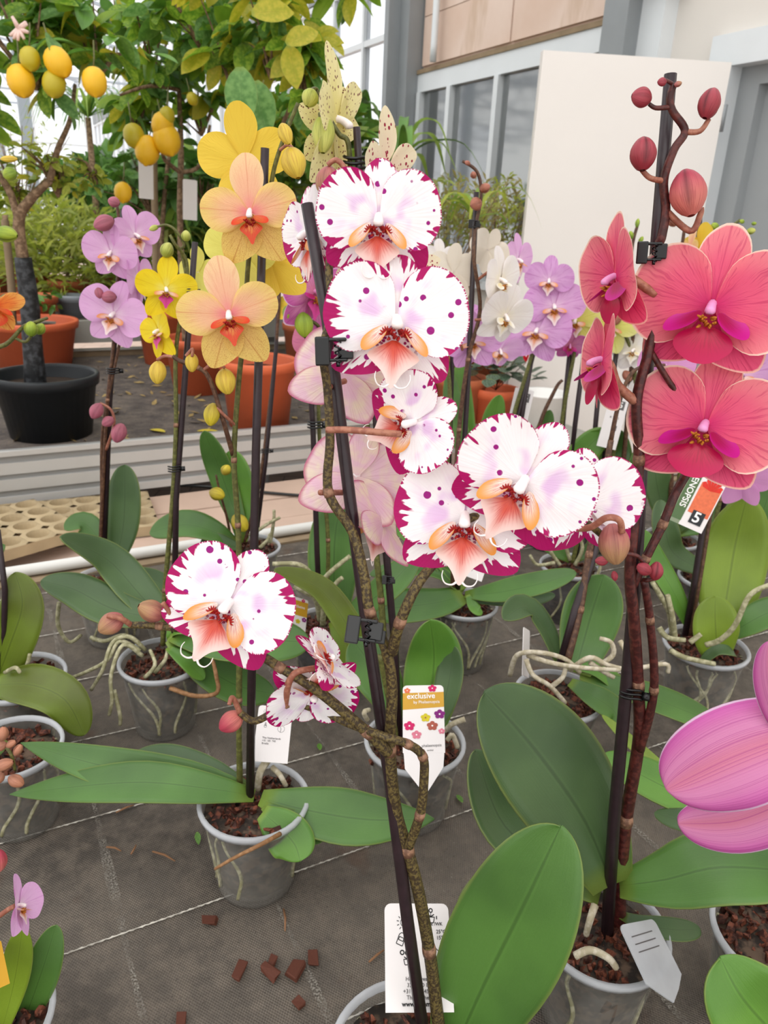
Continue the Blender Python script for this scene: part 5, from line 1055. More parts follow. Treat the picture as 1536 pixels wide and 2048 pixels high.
leaf(Dp, [(335, 1250, yd+.03), (280, 1190, yd+.05), (215, 1120, yd+.07), (120, 1075, yd+.03)], 80, 'deep leaf', (.2, -.5, .8), .25, .4, .5)
leaf(Dp, [(345, 1265, yd), (430, 1275, yd-.02), (520, 1280, yd-.03), (618, 1285, yd-.02)], 112, 'leaf', (0, -.5, .85), .12, .6, .4)
leaf(Dp, [(340, 1275, yd-.01), (390, 1320, yd-.01), (470, 1370, yd-.01), (548, 1388, yd)], 84, 'leaf', (0, -.5, .85), .15)
leaf(Dp, [(335, 1295, yd-.02), (370, 1320, yd-.03), (395, 1345, yd-.03), (408, 1358, yd-.03)], 36, 'fresh leaf')
leaf(Dp, [(340, 1282, yd), (345, 1265, yd), (365, 1255, yd-.01), (390, 1262, yd-.01)], 36, 'fresh leaf')
for r_ in ([(280, 1302, yd-.02), (240, 1282, yd-.02), (215, 1320, yd-.03), (170, 1345, yd-.03), (125, 1362, yd-.03)], [(285, 1312, yd-.02), (246, 1290, yd-.03), (222, 1350, yd-.05), (224, 1400, yd-.06), (218, 1430, yd-.06)], [(228, 1380, yd-.05), (240, 1430, yd-.06), (240, 1450, yd-.06)], [(290, 1300, yd-.01), (260, 1274, yd-.02), (225, 1285, yd-.02), (205, 1340, yd-.04), (182, 1380, yd-.04)], [(118, 1205, yd+.03), (116, 1250, yd+.03), (138, 1284, yd+.03), (162, 1270, yd+.03)], [(182, 1275, yd+.02), (210, 1282, yd+.01), (250, 1270, yd+.0), (285, 1295, yd)], [(310, 1345, yd-.03), (330, 1320, yd-.03), (335, 1300, yd-.02)], [(290, 1355, yd-.04), (310, 1330, yd-.04), (300, 1300, yd-.02)]):
    rootp(Dp, r_, (4.5, 3.5), 'root')
rootp(Dp, [(340, 1376, yd-.05), (390, 1392, yd-.06), (434, 1385, yd-.06), (432, 1350, yd-.06), (425, 1318, yd-.05)], (5, 4), 'dry root')
# ---- E: pale pink orchid far left
Ep, cE = orchid(217, 1160, 'pale pink orchid with drooping rosy buds in the back left pot by the rail', .058, .112, 16)
ye = cE.y
stake(Ep, [(208, 1120, ye), (220, 800, ye+.01), (236, 600, ye+.01), (246, 420, ye+.012)], 5)
stem(Ep, [(200, 1120, ye), (206, 960, ye), (215, 800, ye), (226, 700, ye), (232, 600, ye), (240, 480, ye), (234, 410, ye)], (4, 3), 'brown stem', nodes=(2,)); stem(Ep, [(245, 660, ye), (228, 740, ye), (205, 860, ye), (203, 1000, ye)], (3, 3), 'brown stem', 'stem_branch')
stem(Ep, [(212, 900, ye), (228, 850, ye-.01), (222, 820, ye-.01), (200, 806, ye-.01)], (3, 2.5), 'pink stem', 'stem_branch')
for b_ in ((193, 822, 34, 28, -120, 'mauve bud'), (216, 843, 26, 22, -150, 'mauve bud'), (238, 866, 40, 32, -110, 'mauve bud'), (228, 404, 24, 22, 160, 'mauve bud'), (208, 446, 42, 34, 200, 'mauve bud'), (198, 586, 22, 18, -80, 'mauve bud'), (218, 594, 30, 26, 180, 'mauve bud')): bud(Ep, b_[0], b_[1], ye-.03, *b_[2:])
flower(Ep, 'pink', 222, 505, ye-.02, 108, -26, 8, -10); flower(Ep, 'pink', 228, 628, ye-.02, 132, -22, 0, -20); flower(Ep, 'pink', 270, 470, ye+.01, 110, 34, 0, 12); flower(Ep, 'pink', 276, 560, ye+.01, 120, 68, 0, 0)
clip(Ep, 226, 742, ye, .8, 0, 'ring')
leaf(Ep, [(232, 1120, ye+.01), (246, 1060, ye+.02), (250, 1000, ye+.03), (250, 930, ye+.04)], 72, 'deep leaf', (-.1, -1, .3), .12, .6, .5)
leaf(Ep, [(225, 1125, ye+.01), (200, 1080, ye+.02), (165, 1045, ye+.03), (130, 1060, ye+.01)], 50, 'leaf', (0, -.5, .8), .2); leaf(Ep, [(235, 1130, ye), (270, 1150, ye-.01), (310, 1160, ye), (345, 1180, ye)], 44, 'deep leaf')
# ---- F: cream spotted orchid behind, pot with the mustard label
Fp, cF = orchid(830, 1480, 'cream orchid spotted with wine red, its clear pot behind the mustard label', .060, .112, 18)
yf = cF.y
stake(Fp, [(800, 1500, yf), (790, 1300, yf+.005), (772, 1100, yf+.01), (742, 700, yf+.02), (713, 254, yf+.03)], 7.5)
stem(Fp, [(770, 1320, yf+.004), (762, 1200, yf+.006), (750, 1080, yf+.01), (730, 800, yf+.02), (705, 500, yf+.03), (702, 400, yf+.03), (697, 290, yf+.03), (678, 268, yf+.03), (652, 225, yf+.03), (638, 190, yf+.03)], (7, 4.5), 'green stem', nodes=(1,))
stem(Fp, [(760, 1310, yf+.004), (778, 1400, yf), (800, 1490, yf)], 6, 'green stem', 'stem_branch')
flower(Fp, 'dotted', 674, 242, yf+.04, 250, 70, 0, 3, .0, False); flower(Fp, 'dotted', 662, 262, yf+.055, 150, -150, 0, 14, .1, False)
flower(Fp, 'blotched', 772, 338, yf+.03, 205, 58, 4, 0); flower(Fp, 'blotched', 708, 520, yf+.03, 130, -24, 0, 8); flower(Fp, 'blotched', 830, 540, yf+.05, 110, 20, 0, 8, lipo=False)
bud(Fp, 647, 268, yf+.02, 76, 48, -92, 'green bud', 20); bud(Fp, 620, 196, yf+.02, 36, 36, -110, 'green bud'); stem(Fp, [(652, 228, yf+.03), (640, 228, yf+.022), (644, 238, yf+.02)], 4, 'green stem', 'pedicel'); stem(Fp, [(638, 190, yf+.03), (632, 178, yf+.03), (622, 180, yf+.022)], 4, 'green stem', 'pedicel')
clip(Fp, 711, 326, yf+.02, 1.0, 0, 'ring'); clip(Fp, 776, 1160, yf, .7, 0)
leaf(Fp, [(848, 1465, yf+.01), (862, 1380, yf+.035), (868, 1310, yf+.05), (860, 1240, yf+.05)], 120, 'fresh leaf', (0, -.8, .6), .18, .5, .6)
leaf(Fp, [(790, 1440, yf+.02), (770, 1380, yf+.04), (735, 1320, yf+.06), (705, 1280, yf+.07)], 96, 'leaf', (0, -.8, .6)); leaf(Fp, [(870, 1460, yf+.01), (890, 1400, yf+.02), (902, 1340, yf+.04), (905, 1290, yf+.05)], 60, 'deep leaf', (-.4, -.7, .5))
rootp(Fp, [(890, 1462, yf), (905, 1448, yf-.01), (930, 1438, yf-.01)], (5, 6), 'pale root'); rootp(Fp, [(895, 1480, yf-.03), (905, 1470, yf-.03), (915, 1495, yf-.03)], (5, 5), 'pale root'); rootp(Fp, [(735, 1440, yf), (728, 1425, yf-.01), (738, 1420, yf)], (5, 5), 'pale root')
# ---- G: pink purple orchid behind the main stake
Gp, cG = orchid(655, 1250, 'purplish pink orchid whose flowers show left of the front stake, mustard label beside its pot', .057, .112, 20, 'smoky plastic')
yg = cG.y
stake(Gp, [(640, 1240, yg), (634, 1100, yg), (626, 860, yg), (612, 640, yg), (606, 480, yg)], 5.5)
stem(Gp, [(652, 1240, yg+.01), (656, 1080, yg+.01), (640, 900, yg+.01), (636, 720, yg+.005), (640, 660, yg), (620, 640, yg-.01), (600, 622, yg-.01), (575, 612, yg-.01)], (4.5, 3), 'green stem', nodes=(1, 2))
flower(Gp, 'purple', 630, 585, yg-.01, 170, 40, 0, -16); flower(Gp, 'purple', 640, 480, yg+.02, 150, 30, 0, 10); flower(Gp, 'purple', 640, 690, yg+.02, 130, 150, 0, 10, lipo=False)
bud(Gp, 608, 650, yg-.03, 50, 40, -85, 'leafy bud'); bud(Gp, 573, 626, yg-.03, 28, 18, -90, 'leafy bud'); bud(Gp, 640, 452, yg-.02, 48, 34, 120, 'dusky bud')
clip(Gp, 630, 850, yg-.006, .9, 0, 'ring')
leaf(Gp, [(672, 1230, yg+.01), (668, 1150, yg+.03), (672, 1060, yg+.05), (690, 985, yg+.06)], 108, 'leaf', (-.2, -1, .3), .15, .5, .5)
leaf(Gp, [(745, 1345, yg-.1), (700, 1260, yg-.09), (640, 1180, yg-.08), (548, 1140, yg-.10)], 62, 'olive leaf', (.1, -.5, .8), .3, .4, .5); leaf(Gp, [(680, 1240, yg), (730, 1210, yg), (780, 1170, yg), (835, 1110, yg+.02)], 66, 'leaf')
leaf(Gp, [(668, 1240, yg-.03), (690, 1270, yg-.05), (705, 1320, yg-.07), (700, 1380, yg-.09)], 80, 'yellowish leaf', (0, -.8, .5))
for r_ in ([(640, 1240, yg-.03), (632, 1200, yg-.04), (612, 1185, yg-.05), (588, 1172, yg-.05)], [(640, 1235, yg-.02), (640, 1180, yg-.03), (655, 1150, yg-.03), (700, 1112, yg-.03)], [(645, 1250, yg-.03), (650, 1210, yg-.05), (670, 1170, yg-.05), (685, 1155, yg-.05)], [(638, 1190, yg-.05), (630, 1160, yg-.06), (600, 1130, yg-.07), (545, 1128, yg-.08)], [(630, 1265, yg-.04), (640, 1280, yg-.05), (660, 1275, yg-.05)]):
    rootp(Gp, r_, (6, 4.5), 'root')
# ---- K: white orchid and its green leaved pot, right of centre
Kp, cK = orchid(930, 1205, 'white flowered orchid with bare bud stem above, pot with broad green leaves', .053, .118, 22)
yk = cK.y
stake(Kp, [(915, 1190, yk), (922, 1000, yk+.01), (936, 760, yk+.02), (953, 384, yk+.03)], 5.5)
stem(Kp, [(905, 1190, yk), (910, 1000, yk), (918, 860, yk+.01), (936, 720, yk+.01), (960, 620, yk+.01), (948, 520, yk+.01), (950, 460, yk+.02), (962, 395, yk+.02), (955, 345, yk+.02), (925, 322, yk+.02)], (5, 3), 'brown stem', nodes=(2, 3))
for q_ in ([(955, 560, yk+.01), (975, 545, yk), (1000, 530, yk)], [(950, 640, yk+.01), (985, 635, yk), (1000, 620, yk)], [(925, 700, yk+.01), (915, 670, yk), (905, 640, yk)]): stem(Kp, q_, 3, 'pink stem', 'pedicel')
for b_ in ((952, 408, 24, 28, -160, 'brown bud'), (970, 376, 22, 20, 30, 'brown bud'), (947, 350, 14, 14, 100, 'brown bud'), (935, 326, 12, 10, 150, 'brown bud')): bud(Kp, b_[0], b_[1], yk+.015, *b_[2:])
clip(Kp, 948, 448, yk+.02, .8, 0)
flower(Kp, 'white', 1000, 560, yk-.01, 128, 60, 0, 8); flower(Kp, 'white', 1010, 632, yk-.02, 124, 40, 20, -10); flower(Kp, 'white', 906, 545, yk+.01, 110, -150, 0, 0, lipo=False); flower(Kp, 'striped', 945, 680, yk+.03, 118, 8, 0, 10); flower(Kp, 'white', 975, 500, yk+.03, 90, 150, 0, 30, lipo=False)
leaf(Kp, [(925, 1190, yk-.01), (880, 1205, yk-.03), (800, 1215, yk-.05), (720, 1222, yk-.05)][::1], 86, 'leaf', (0, -.4, .9), .1, .5, .5)
leaf(Kp, [(930, 1190, yk-.01), (1000, 1185, yk-.03), (1080, 1168, yk-.05), (1152, 1145, yk-.05)], 60, 'leaf', (0, -.5, .85), .2, .5, .3); leaf(Kp, [(930, 1200, yk-.01), (1000, 1200, yk-.02), (1060, 1200, yk-.02), (1110, 1190, yk-.02)], 34, 'deep leaf')
leaf(Kp, [(925, 1185, yk), (880, 1150, yk+.01), (820, 1140, yk+.01), (740, 1150, yk)], 46, 'leaf', (0, -.3, .9), .3); leaf(Kp, [(925, 1180, yk), (890, 1130, yk+.03), (850, 1090, yk+.04), (790, 1060, yk+.04)], 50, 'fresh leaf', (.2, -.5, .8)); leaf(Kp, [(935, 1190, yk-.02), (945, 1210, yk-.03), (955, 1222, yk-.04), (965, 1226, yk-.04)], 24, 'fresh leaf')
leaf(Kp, [(920, 1185, yk), (900, 1150, yk+.02), (880, 1120, yk+.03), (850, 1085, yk+.05)], 44, 'leaf')
# ---- I: pot with many pale roots, right of centre
Ip, cI = orchid(1118, 1388, 'orchid with a tangle of pale roots over its rim, two slanting dark sticks', .058, .112, 24)
yi = cI.y
stake(Ip, [(1120, 1330, yi), (1150, 1220, yi+.03), (1185, 1120, yi+.06), (1215, 1000, yi+.09)], 8)
stem(Ip, [(1135, 1320, yi), (1160, 1220, yi+.03), (1178, 1110, yi+.06), (1200, 1000, yi+.08), (1222, 880, yi+.1)], (8, 6), 'brown stem', nodes=(1, 2))
leaf(Ip, [(1150, 1345, yi), (1165, 1290, yi+.03), (1185, 1220, yi+.05), (1208, 1150, yi+.06)], 118, 'leaf', (-.1, -.9, .5), .14, .6, .5); leaf(Ip, [(1120, 1330, yi+.02), (1090, 1260, yi+.05), (1050, 1215, yi+.06), (1008, 1240, yi+.02)], 60, 'deep leaf', (.2, -.3, .9), .3)
leaf(Ip, [(1140, 1365, yi-.02), (1190, 1395, yi-.04), (1230, 1425, yi-.04), (1235, 1462, yi-.05)], 58, 'leaf', (0, -.6, .8)); leaf(Ip, [(1160, 1350, yi), (1240, 1375, yi-.01), (1340, 1410, yi-.01), (1442, 1452, yi)], 66, 'leaf', (0, -.5, .85)); leaf(Ip, [(1150, 1335, yi), (1190, 1340, yi), (1230, 1365, yi), (1265, 1400, yi)], 40, 'fresh leaf')
for r_ in ([(1020, 1350, yi-.03), (1035, 1310, yi-.04), (1080, 1305, yi-.05), (1130, 1318, yi-.05), (1160, 1345, yi-.05)], [(1055, 1310, yi-.04), (1100, 1325, yi-.06), (1160, 1335, yi-.06), (1240, 1340, yi-.06)], [(1140, 1340, yi-.04), (1180, 1315, yi-.05), (1215, 1330, yi-.05), (1260, 1338, yi-.05), (1330, 1328, yi-.05), (1336, 1345, yi-.05)], [(1200, 1330, yi-.04), (1226, 1310, yi-.04), (1222, 1285, yi-.04), (1200, 1277, yi-.04)], [(1052, 1318, yi-.05), (1066, 1350, yi-.06), (1100, 1372, yi-.07), (1130, 1405, yi-.06)], [(1100, 1375, yi-.06), (1125, 1355, yi-.06), (1132, 1330, yi-.05)], [(1240, 1282, yi-.03), (1250, 1300, yi-.04), (1258, 1330, yi-.05)], [(1180, 1325, yi-.05), (1210, 1345, yi-.05), (1228, 1355, yi-.05)]):
    rootp(Ip, r_, (5.5, 4.5), 'pale root')
flower(Ip, 'pink', 1330, 730, yi+.10, 110, 160, 0, 0, lipo=False)
stem(Ip, [(1222, 880, yi+.1), (1240, 800, yi+.1), (1270, 740, yi+.1), (1330, 730, yi+.1)], (5, 3), 'brown stem', 'stem_branch')
# ---- J: pot right with the tall lime green leaf
Jp, cJ = orchid(1412, 1290, 'orchid with one tall upright lime green leaf in the clear pot at the right', .062, .112, 26)
yj = cJ.y
stake(Jp, [(1370, 1270, yj), (1390, 1160, yj+.01), (1412, 1020, yj+.02), (1440, 800, yj+.04)], 6.5); stem(Jp, [(1378, 1270, yj), (1400, 1150, yj+.015), (1425, 1000, yj+.03), (1455, 850, yj+.05), (1470, 740, yj+.05)], (6, 4), 'brown stem')
leaf(Jp, [(1440, 1270, yj-.01), (1455, 1180, yj+.02), (1470, 1090, yj+.04), (1493, 995, yj+.04)], 136, 'yellowish leaf', (-.1, -1, .35), .12, .5, .5); leaf(Jp, [(1435, 1310, yj-.04), (1432, 1275, yj-.045), (1430, 1235, yj-.04), (1430, 1192, yj-.03)], 92, 'yellowish leaf', (-.1, -1, .3), .1, .5, .6)
leaf(Jp, [(1450, 1275, yj-.02), (1490, 1250, yj-.03), (1540, 1225, yj-.03), (1600, 1215, yj-.03)], 66, 'leaf'); leaf(Jp, [(1385, 1265, yj), (1350, 1190, yj+.02), (1310, 1120, yj+.04), (1285, 1060, yj+.05)], 46, 'fresh leaf', (.1, -.9, .4)); leaf(Jp, [(1400, 1330, yj-.05), (1430, 1300, yj-.05), (1460, 1300, yj-.05), (1470, 1310, yj-.04)], 30, 'deep leaf')
for r_ in ([(1412, 1290, yj-.06), (1440, 1280, yj-.07), (1470, 1250, yj-.08), (1500, 1190, yj-.08), (1545, 1168, yj-.08)], [(1345, 1270, yj-.03), (1338, 1225, yj-.04), (1320, 1190, yj-.05), (1305, 1165, yj-.05)], [(1350, 1280, yj-.04), (1345, 1235, yj-.05), (1335, 1190, yj-.05)], [(1318, 1255, yj-.04), (1335, 1275, yj-.05), (1370, 1280, yj-.05)], [(1380, 1285, yj-.05), (1402, 1268, yj-.05)], [(1340, 1300, yj-.055), (1370, 1315, yj-.06), (1430, 1328, yj-.065)]):
    rootp(Jp, r_, (6, 5), 'root')
flower(Jp, 'pink', 1482, 955, yj+.01, 118, 156, -20, -10, lipo=False); flower(Jp, 'striped', 1486, 748, yj+.03, 130, -20, 10, 10); flower(Jp, 'orange', 1440, 715, yj+.03, 60, -20, 0, 0)
# ---- M: left edge, big hanging leaf
Mp, cM = orchid(38, 1352, 'orchid at the left edge with one broad leaf arching down to the right', .058, .112, 28); ym = cM.y
stake(Mp, [(-6, 1350, ym), (8, 1260, ym), (10, 1180, ym), (-5, 1060, ym+.01)], 6)
leaf(Mp, [(-10, 1370, ym), (20, 1290, ym), (45, 1210, ym+.01), (30, 1145, ym+.02)], 96, 'olive leaf', (.3, -.8, .4), .2, .5, .5); leaf(Mp, [(-20, 1372, ym-.02), (60, 1370, ym-.04), (130, 1400, ym-.05), (168, 1470, ym-.06)], 92, 'olive leaf', (.1, -.5, .8), .15, .5, .4)
rootp(Mp, [(50, 1340, ym), (56, 1325, ym-.01), (60, 1308, ym-.01)], (4, 4)); rootp(Mp, [(10, 1345, ym-.02), (30, 1335, ym-.03), (40, 1345, ym-.03)], (4, 4))
# ---- R: behind the peach orchid, small yellow buds
Rp, cR = orchid(500, 1092, 'budding orchid with small yellow buds, pot just before the rail', .056, .112, 30); yr = cR.y
stem(Rp, [(462, 1085, yr), (455, 1040, yr), (440, 985, yr-.005), (432, 950, yr-.005)], (3, 2), 'brown stem'); stem(Rp, [(490, 1085, yr), (520, 960, yr+.01), (545, 760, yr+.02), (556, 640, yr+.02), (560, 560, yr+.02)], (4, 3), 'brown stem'); stake(Rp, [(512, 1080, yr), (532, 920, yr+.01), (552, 700, yr+.02), (560, 500, yr+.03)], 4)
for b_ in ((434, 988, 32, 28, -20, 'yellow bud'), (452, 940, 22, 22, 60, 'yellow bud'), (480, 1046, 40, 34, -50, 'yellow bud')): bud(Rp, b_[0], b_[1], yr-.02, *b_[2:])
leaf(Rp, [(490, 1080, yr), (465, 1010, yr+.03), (440, 940, yr+.04), (408, 862, yr+.03)], 54, 'leaf', (0, -1, .3)); leaf(Rp, [(485, 1085, yr), (482, 1020, yr+.03), (478, 960, yr+.04), (462, 900, yr+.05)], 66, 'fresh leaf', (-.2, -1, .3)); leaf(Rp, [(470, 1090, yr-.02), (430, 1065, yr-.03), (370, 1050, yr-.03), (300, 1065, yr-.03)], 70, 'leaf', (0, -.5, .9)); leaf(Rp, [(480, 1095, yr-.03), (440, 1085, yr-.04), (420, 1085, yr-.04), (400, 1090, yr-.04)], 40, 'deep leaf')
for r_ in ([(540, 1085, yr-.02), (545, 1060, yr-.02), (548, 1035, yr-.02), (548, 1020, yr-.02)], [(500, 1070, yr-.02), (520, 1058, yr-.03), (540, 1045, yr-.03), (560, 1035, yr-.03)], [(520, 1095, yr-.04), (535, 1080, yr-.04), (540, 1068, yr-.04)]): rootp(Rp, r_, (4, 3))
clip(Rp, 532, 902, yr, .7, 0, 'ring')
flower(Rp, 'golden', 552, 610, yr+.03, 60, 150, 0, 0, lipo=False)
# ---- S: back row on the right
def backrow(x, y, label, sx, fl, lv, seed, sticks, body='smoky plastic'):
    o, c = orchid(x, y, label, .055, .11, seed, body); Y = c.y
    for pts in sticks: stake(o, [(a, b, Y+(y-b)*.00006) for a, b in pts], 5)
    for k, pts in enumerate(sx): stem(o, [(a, b, Y-.006+(y-b)*.00005) for a, b in pts], (5, 3), 'brown stem' if k % 2 else 'green stem', nodes=(1,))
    for (kd, a, b, sp, yw, pt, rl) in fl: flower(o, kd, a, b, Y+.0, sp, yw, pt, rl, lipo=abs(yw) < 100)
    for pts, wp, mt in lv: leaf(o, [(a, b, Y+dz) for a, b, dz in pts], wp, mt, (0, -.9, .5))
    return o, Y
S1, ys = backrow(1000, 1010, 'striped pink orchid on two crossing sticks in front of the white door leaf', [[(1015, 1000), (1022, 860), (1055, 740), (1085, 640), (1095, 560)]], [('striped', 1098, 560, 92, 2, 8, 0), ('striped', 1108, 612, 118, 8, 0, 6), ('striped', 1074, 660, 128, -6, 0, -4)], [([(1000, 1000, 0), (985, 920, .02), (985, 850, .03), (1000, 790, .03)], 50, 'fresh leaf'), ([(1010, 1000, 0), (960, 940, .0), (915, 860, .0), (898, 740, .02)], 44, 'leaf'), ([(990, 1000, 0), (940, 920, .02), (925, 820, .03), (920, 720, .04)], 46, 'fresh leaf')], 32, [[(1000, 1000), (1030, 850), (1076, 670)], [(1008, 1000), (1044, 830), (1066, 700)]])
S2, _ = backrow(1105, 1005, 'pale yellow orchid behind the coral buds, third pot of the back row', [[(1120, 1000), (1122, 860), (1150, 700), (1160, 640)], [(1090, 950), (1078, 860), (1110, 780), (1125, 760)]], [('lemon', 1152, 640, 104, -14, 10, 10), ('lemon', 1222, 650, 110, 12, 0, -6), ('purple', 1140, 690, 70, 10, 30, 0)], [([(1100, 1000, 0), (1085, 940, .02), (1085, 880, .02), (1100, 820, .02)], 40, 'leaf'), ([(1110, 1000, 0), (1150, 930, .0), (1180, 890, .0), (1215, 860, .0)], 60, 'fresh leaf')], 34, [[(1112, 1000), (1128, 820), (1145, 650)], [(1134, 1000), (1150, 850), (1182, 600)]])
S3, _ = backrow(1215, 1010, 'green budded orchid behind the coral side flowers in the back row', [[(1205, 1000), (1240, 850), (1270, 750), (1255, 680), (1225, 640)], [(1240, 1000), (1265, 700), (1262, 520), (1275, 450)]], [('white', 1300, 790, 90, 20, 0, 0), ('white', 1268, 700, 90, -20, 0, 0)], [([(1215, 1000, 0), (1190, 950, .0), (1180, 900, .01), (1200, 860, .0)], 60, 'fresh leaf'), ([(1225, 1000, 0), (1270, 960, .0), (1290, 920, .0), (1330, 870, .0)], 60, 'leaf'), ([(1220, 1000, 0), (1235, 940, .0), (1232, 900, .02), (1225, 860, .0)], 60, 'leaf')], 36, [[(1200, 1000), (1215, 850), (1240, 640)], [(1180, 1000), (1190, 860), (1205, 700)]])
for b_ in ((1230, 640, 26, 22, 200, 'brown bud'), (1254, 752, 24, 20, -60, 'brown bud'), (1262, 470, 16, 12, 100, 'leafy bud'), (1275, 446, 18, 10, 80, 'leafy bud'), (1255, 498, 16, 10, 120, 'leafy bud'), (1282, 480, 16, 10, 60, 'leafy bud')): bud(S3, b_[0], b_[1], _-.01, *b_[2:])
S4, _ = backrow(1345, 1075, 'orchid with a thin sprig of green buds right of the coral buds', [[(1345, 1060), (1380, 800), (1420, 520), (1445, 470), (1480, 440)], [(1340, 1060), (1350, 700), (1362, 520), (1370, 450)]], [('golden', 1404, 505, 100, 150, 0, 0), ('peach', 1378, 500, 70, -60, 0, 0), ('white', 1360, 545, 90, 160, 0, 0)], [([(1345, 1065, 0), (1400, 1000, .0), (1440, 960, .02), (1470, 930, .03)], 66, 'deep leaf'), ([(1340, 1065, 0), (1320, 1000, .0), (1310, 940, .0), (1315, 880, .03)], 60, 'deep leaf'), ([(1350, 1065, 0), (1430, 1040, 0), (1500, 1020, 0), (1560, 960, 0)], 60, 'leaf')], 38, [[(1350, 1060), (1375, 800), (1400, 430)]])
for b_ in ((1502, 462, 18, 14, 10, 'green bud'), (1484, 443, 10, 9, 160, 'leafy bud'), (1508, 447, 10, 8, 0, 'leafy bud'), (1430, 452, 16, 14, 150, 'leafy bud'), (1345, 442, 24, 22, 120, 'brown bud')): bud(S4, b_[0], b_[1], _-.01, *b_[2:])
S5, _ = backrow(890, 1040, 'blush pink orchid half hidden behind the top white spotted flowers', [[(888, 1030), (900, 800), (885, 640), (880, 520)]], [('white', 878, 520, 80, 30, 0, 0), ('striped', 920, 640, 90, 20, 0, 0), ('pink', 1035, 520, 100, 60, 0, 0), ('pink', 1000, 700, 90, 30, 30, 0)], [([(890, 1030, 0), (850, 1000, .0), (830, 960, .02), (800, 940, .03)], 50, 'leaf'), ([(895, 1030, 0), (960, 1010, .0), (990, 960, .0), (985, 890, .02)], 50, 'leaf')], 40, [[(895, 1030), (905, 700), (898, 500)]])
S6, _ = backrow(1420, 1155, 'leafy potted orchid tucked behind the green plant label', [[(1415, 1140), (1440, 1000), (1500, 800), (1540, 700)]], [('pink', 1545, 860, 120, -40, 0, 0), ('striped', 1550, 720, 110, -30, 0, 0)], [([(1420, 1145, 0), (1350, 1110, .0), (1330, 1060, .0), (1320, 1000, .03)], 56, 'deep leaf'), ([(1420, 1145, 0), (1490, 1090, .02), (1530, 1010, .02), (1560, 900, .03)], 60, 'leaf')], 42, [[(1420, 1140), (1460, 950), (1520, 700)]])
S7, _ = backrow(1140, 1130, 'small rooty potted orchid behind the big hanging pink brown bud', [[(1145, 1125), (1160, 1060), (1170, 1010)]], [], [([(1140, 1120, 0), (1100, 1090, .0), (1080, 1050, .02), (1075, 1010, .02)], 40, 'leaf'), ([(1150, 1120, 0), (1190, 1090, .0), (1215, 1050, .0), (1230, 1000, .0)], 40, 'deep leaf')], 44, [[(1150, 1120), (1165, 1040), (1180, 960)]])
for r_ in ([(1120, 1130), (1100, 1100), (1095, 1070)], [(1150, 1130), (1165, 1095), (1150, 1060)], [(1170, 1130), (1200, 1130), (1190, 1160)], [(1110, 1125), (1075, 1130), (1060, 1110)], [(1140, 1120), (1130, 1080), (1145, 1050)]): rootp(S7, [(a, b, _-.04) for a, b in r_], (4, 3), 'root')
# ---- P, Q, N, O: plants cut by the edges of the frame
Pp, cP = orchid(-130, 1190, 'orange flowered orchid reaching in at the left edge with lime buds', .058, .112, 46); yp = cP.y
stake(Pp, [(-125, 1180, yp), (-110, 900, yp), (-90, 600, yp), (-60, 300, yp)], 6); stem(Pp, [(-125, 1180, yp), (-110, 900, yp), (-60, 720, yp-.01), (10, 690, yp-.02), (45, 655, yp-.02), (70, 645, yp-.02), (95, 636, yp-.02)], (6, 3), 'green stem'); stem(Pp, [(-100, 700, yp), (-60, 480, yp), (-20, 380, yp), (0, 370, yp)], (5, 3), 'green stem', 'stem_branch')
stem(Pp, [(30, 676, yp-.02), (50, 684, yp-.02), (62, 672, yp-.02)], 3, 'green stem', 'pedicel')
flower(Pp, 'orange', -12, 610, yp-.03, 110, 10, 0, 0); bud(Pp, 62, 658, yp-.03, 30, 28, 90, 'leafy bud'); bud(Pp, 80, 658, yp-.01, 24, 22, 60, 'leafy bud'); bud(Pp, 12, 468, yp-.02, 46, 34, -10, 'leafy bud'); bud(Pp, 20, 348, yp-.02, 28, 28, 200, 'leafy bud'); bud(Pp, 18, 318, yp-.02, 34, 14, 180, 'golden bud')
leaf(Pp, [(-130, 1180, yp), (-60, 1150, yp), (-20, 1120, yp), (10, 1090, yp)], 40, 'leaf')
Qp, cQ = orchid(22, 1492, 'orchid with peach brown buds at the left edge, half hidden pot', .056, .11, 48); yq = cQ.y
stem(Qp, [(-10, 1480, yq), (-25, 1440, yq-.03), (-10, 1470, yq-.06), (20, 1505, yq-.08), (30, 1540, yq-.08)], (4, 3), 'green stem')
for b_ in ((5, 1468, 30, 24, 80), (22, 1488, 22, 16, 30), (36, 1500, 26, 18, 60), (0, 1492, 28, 22, 200), (8, 1530, 40, 26, 20), (32, 1562, 34, 26, -30), (-2, 1556, 28, 22, -120)): bud(Qp, b_[0], b_[1], yq-.09, b_[2], b_[3], b_[4], 'orange bud')
leaf(Qp, [(10, 1480, yq), (-20, 1500, yq-.02), (-60, 1500, yq-.03), (-100, 1480, yq-.03)], 60, 'leaf')
Np, cN = orchid(-50, 2040, 'small pink orchid at the bottom left corner with two upright leaves', .056, .11, 50); yn = cN.y
leaf(Np, [(0, 2075, yn), (25, 1980, yn+.01), (38, 1910, yn+.01), (45, 1855, yn+.01)], 60, 'yellowish leaf', (.2, -.9, .3)); leaf(Np, [(30, 2090, yn+.01), (60, 2010, yn+.02), (88, 1930, yn+.02), (112, 1850, yn+.03)], 74, 'leaf', (.2, -.9, .3))
stake(Np, [(-40, 2020, yn), (-45, 1800, yn), (-50, 1600, yn)], 8)
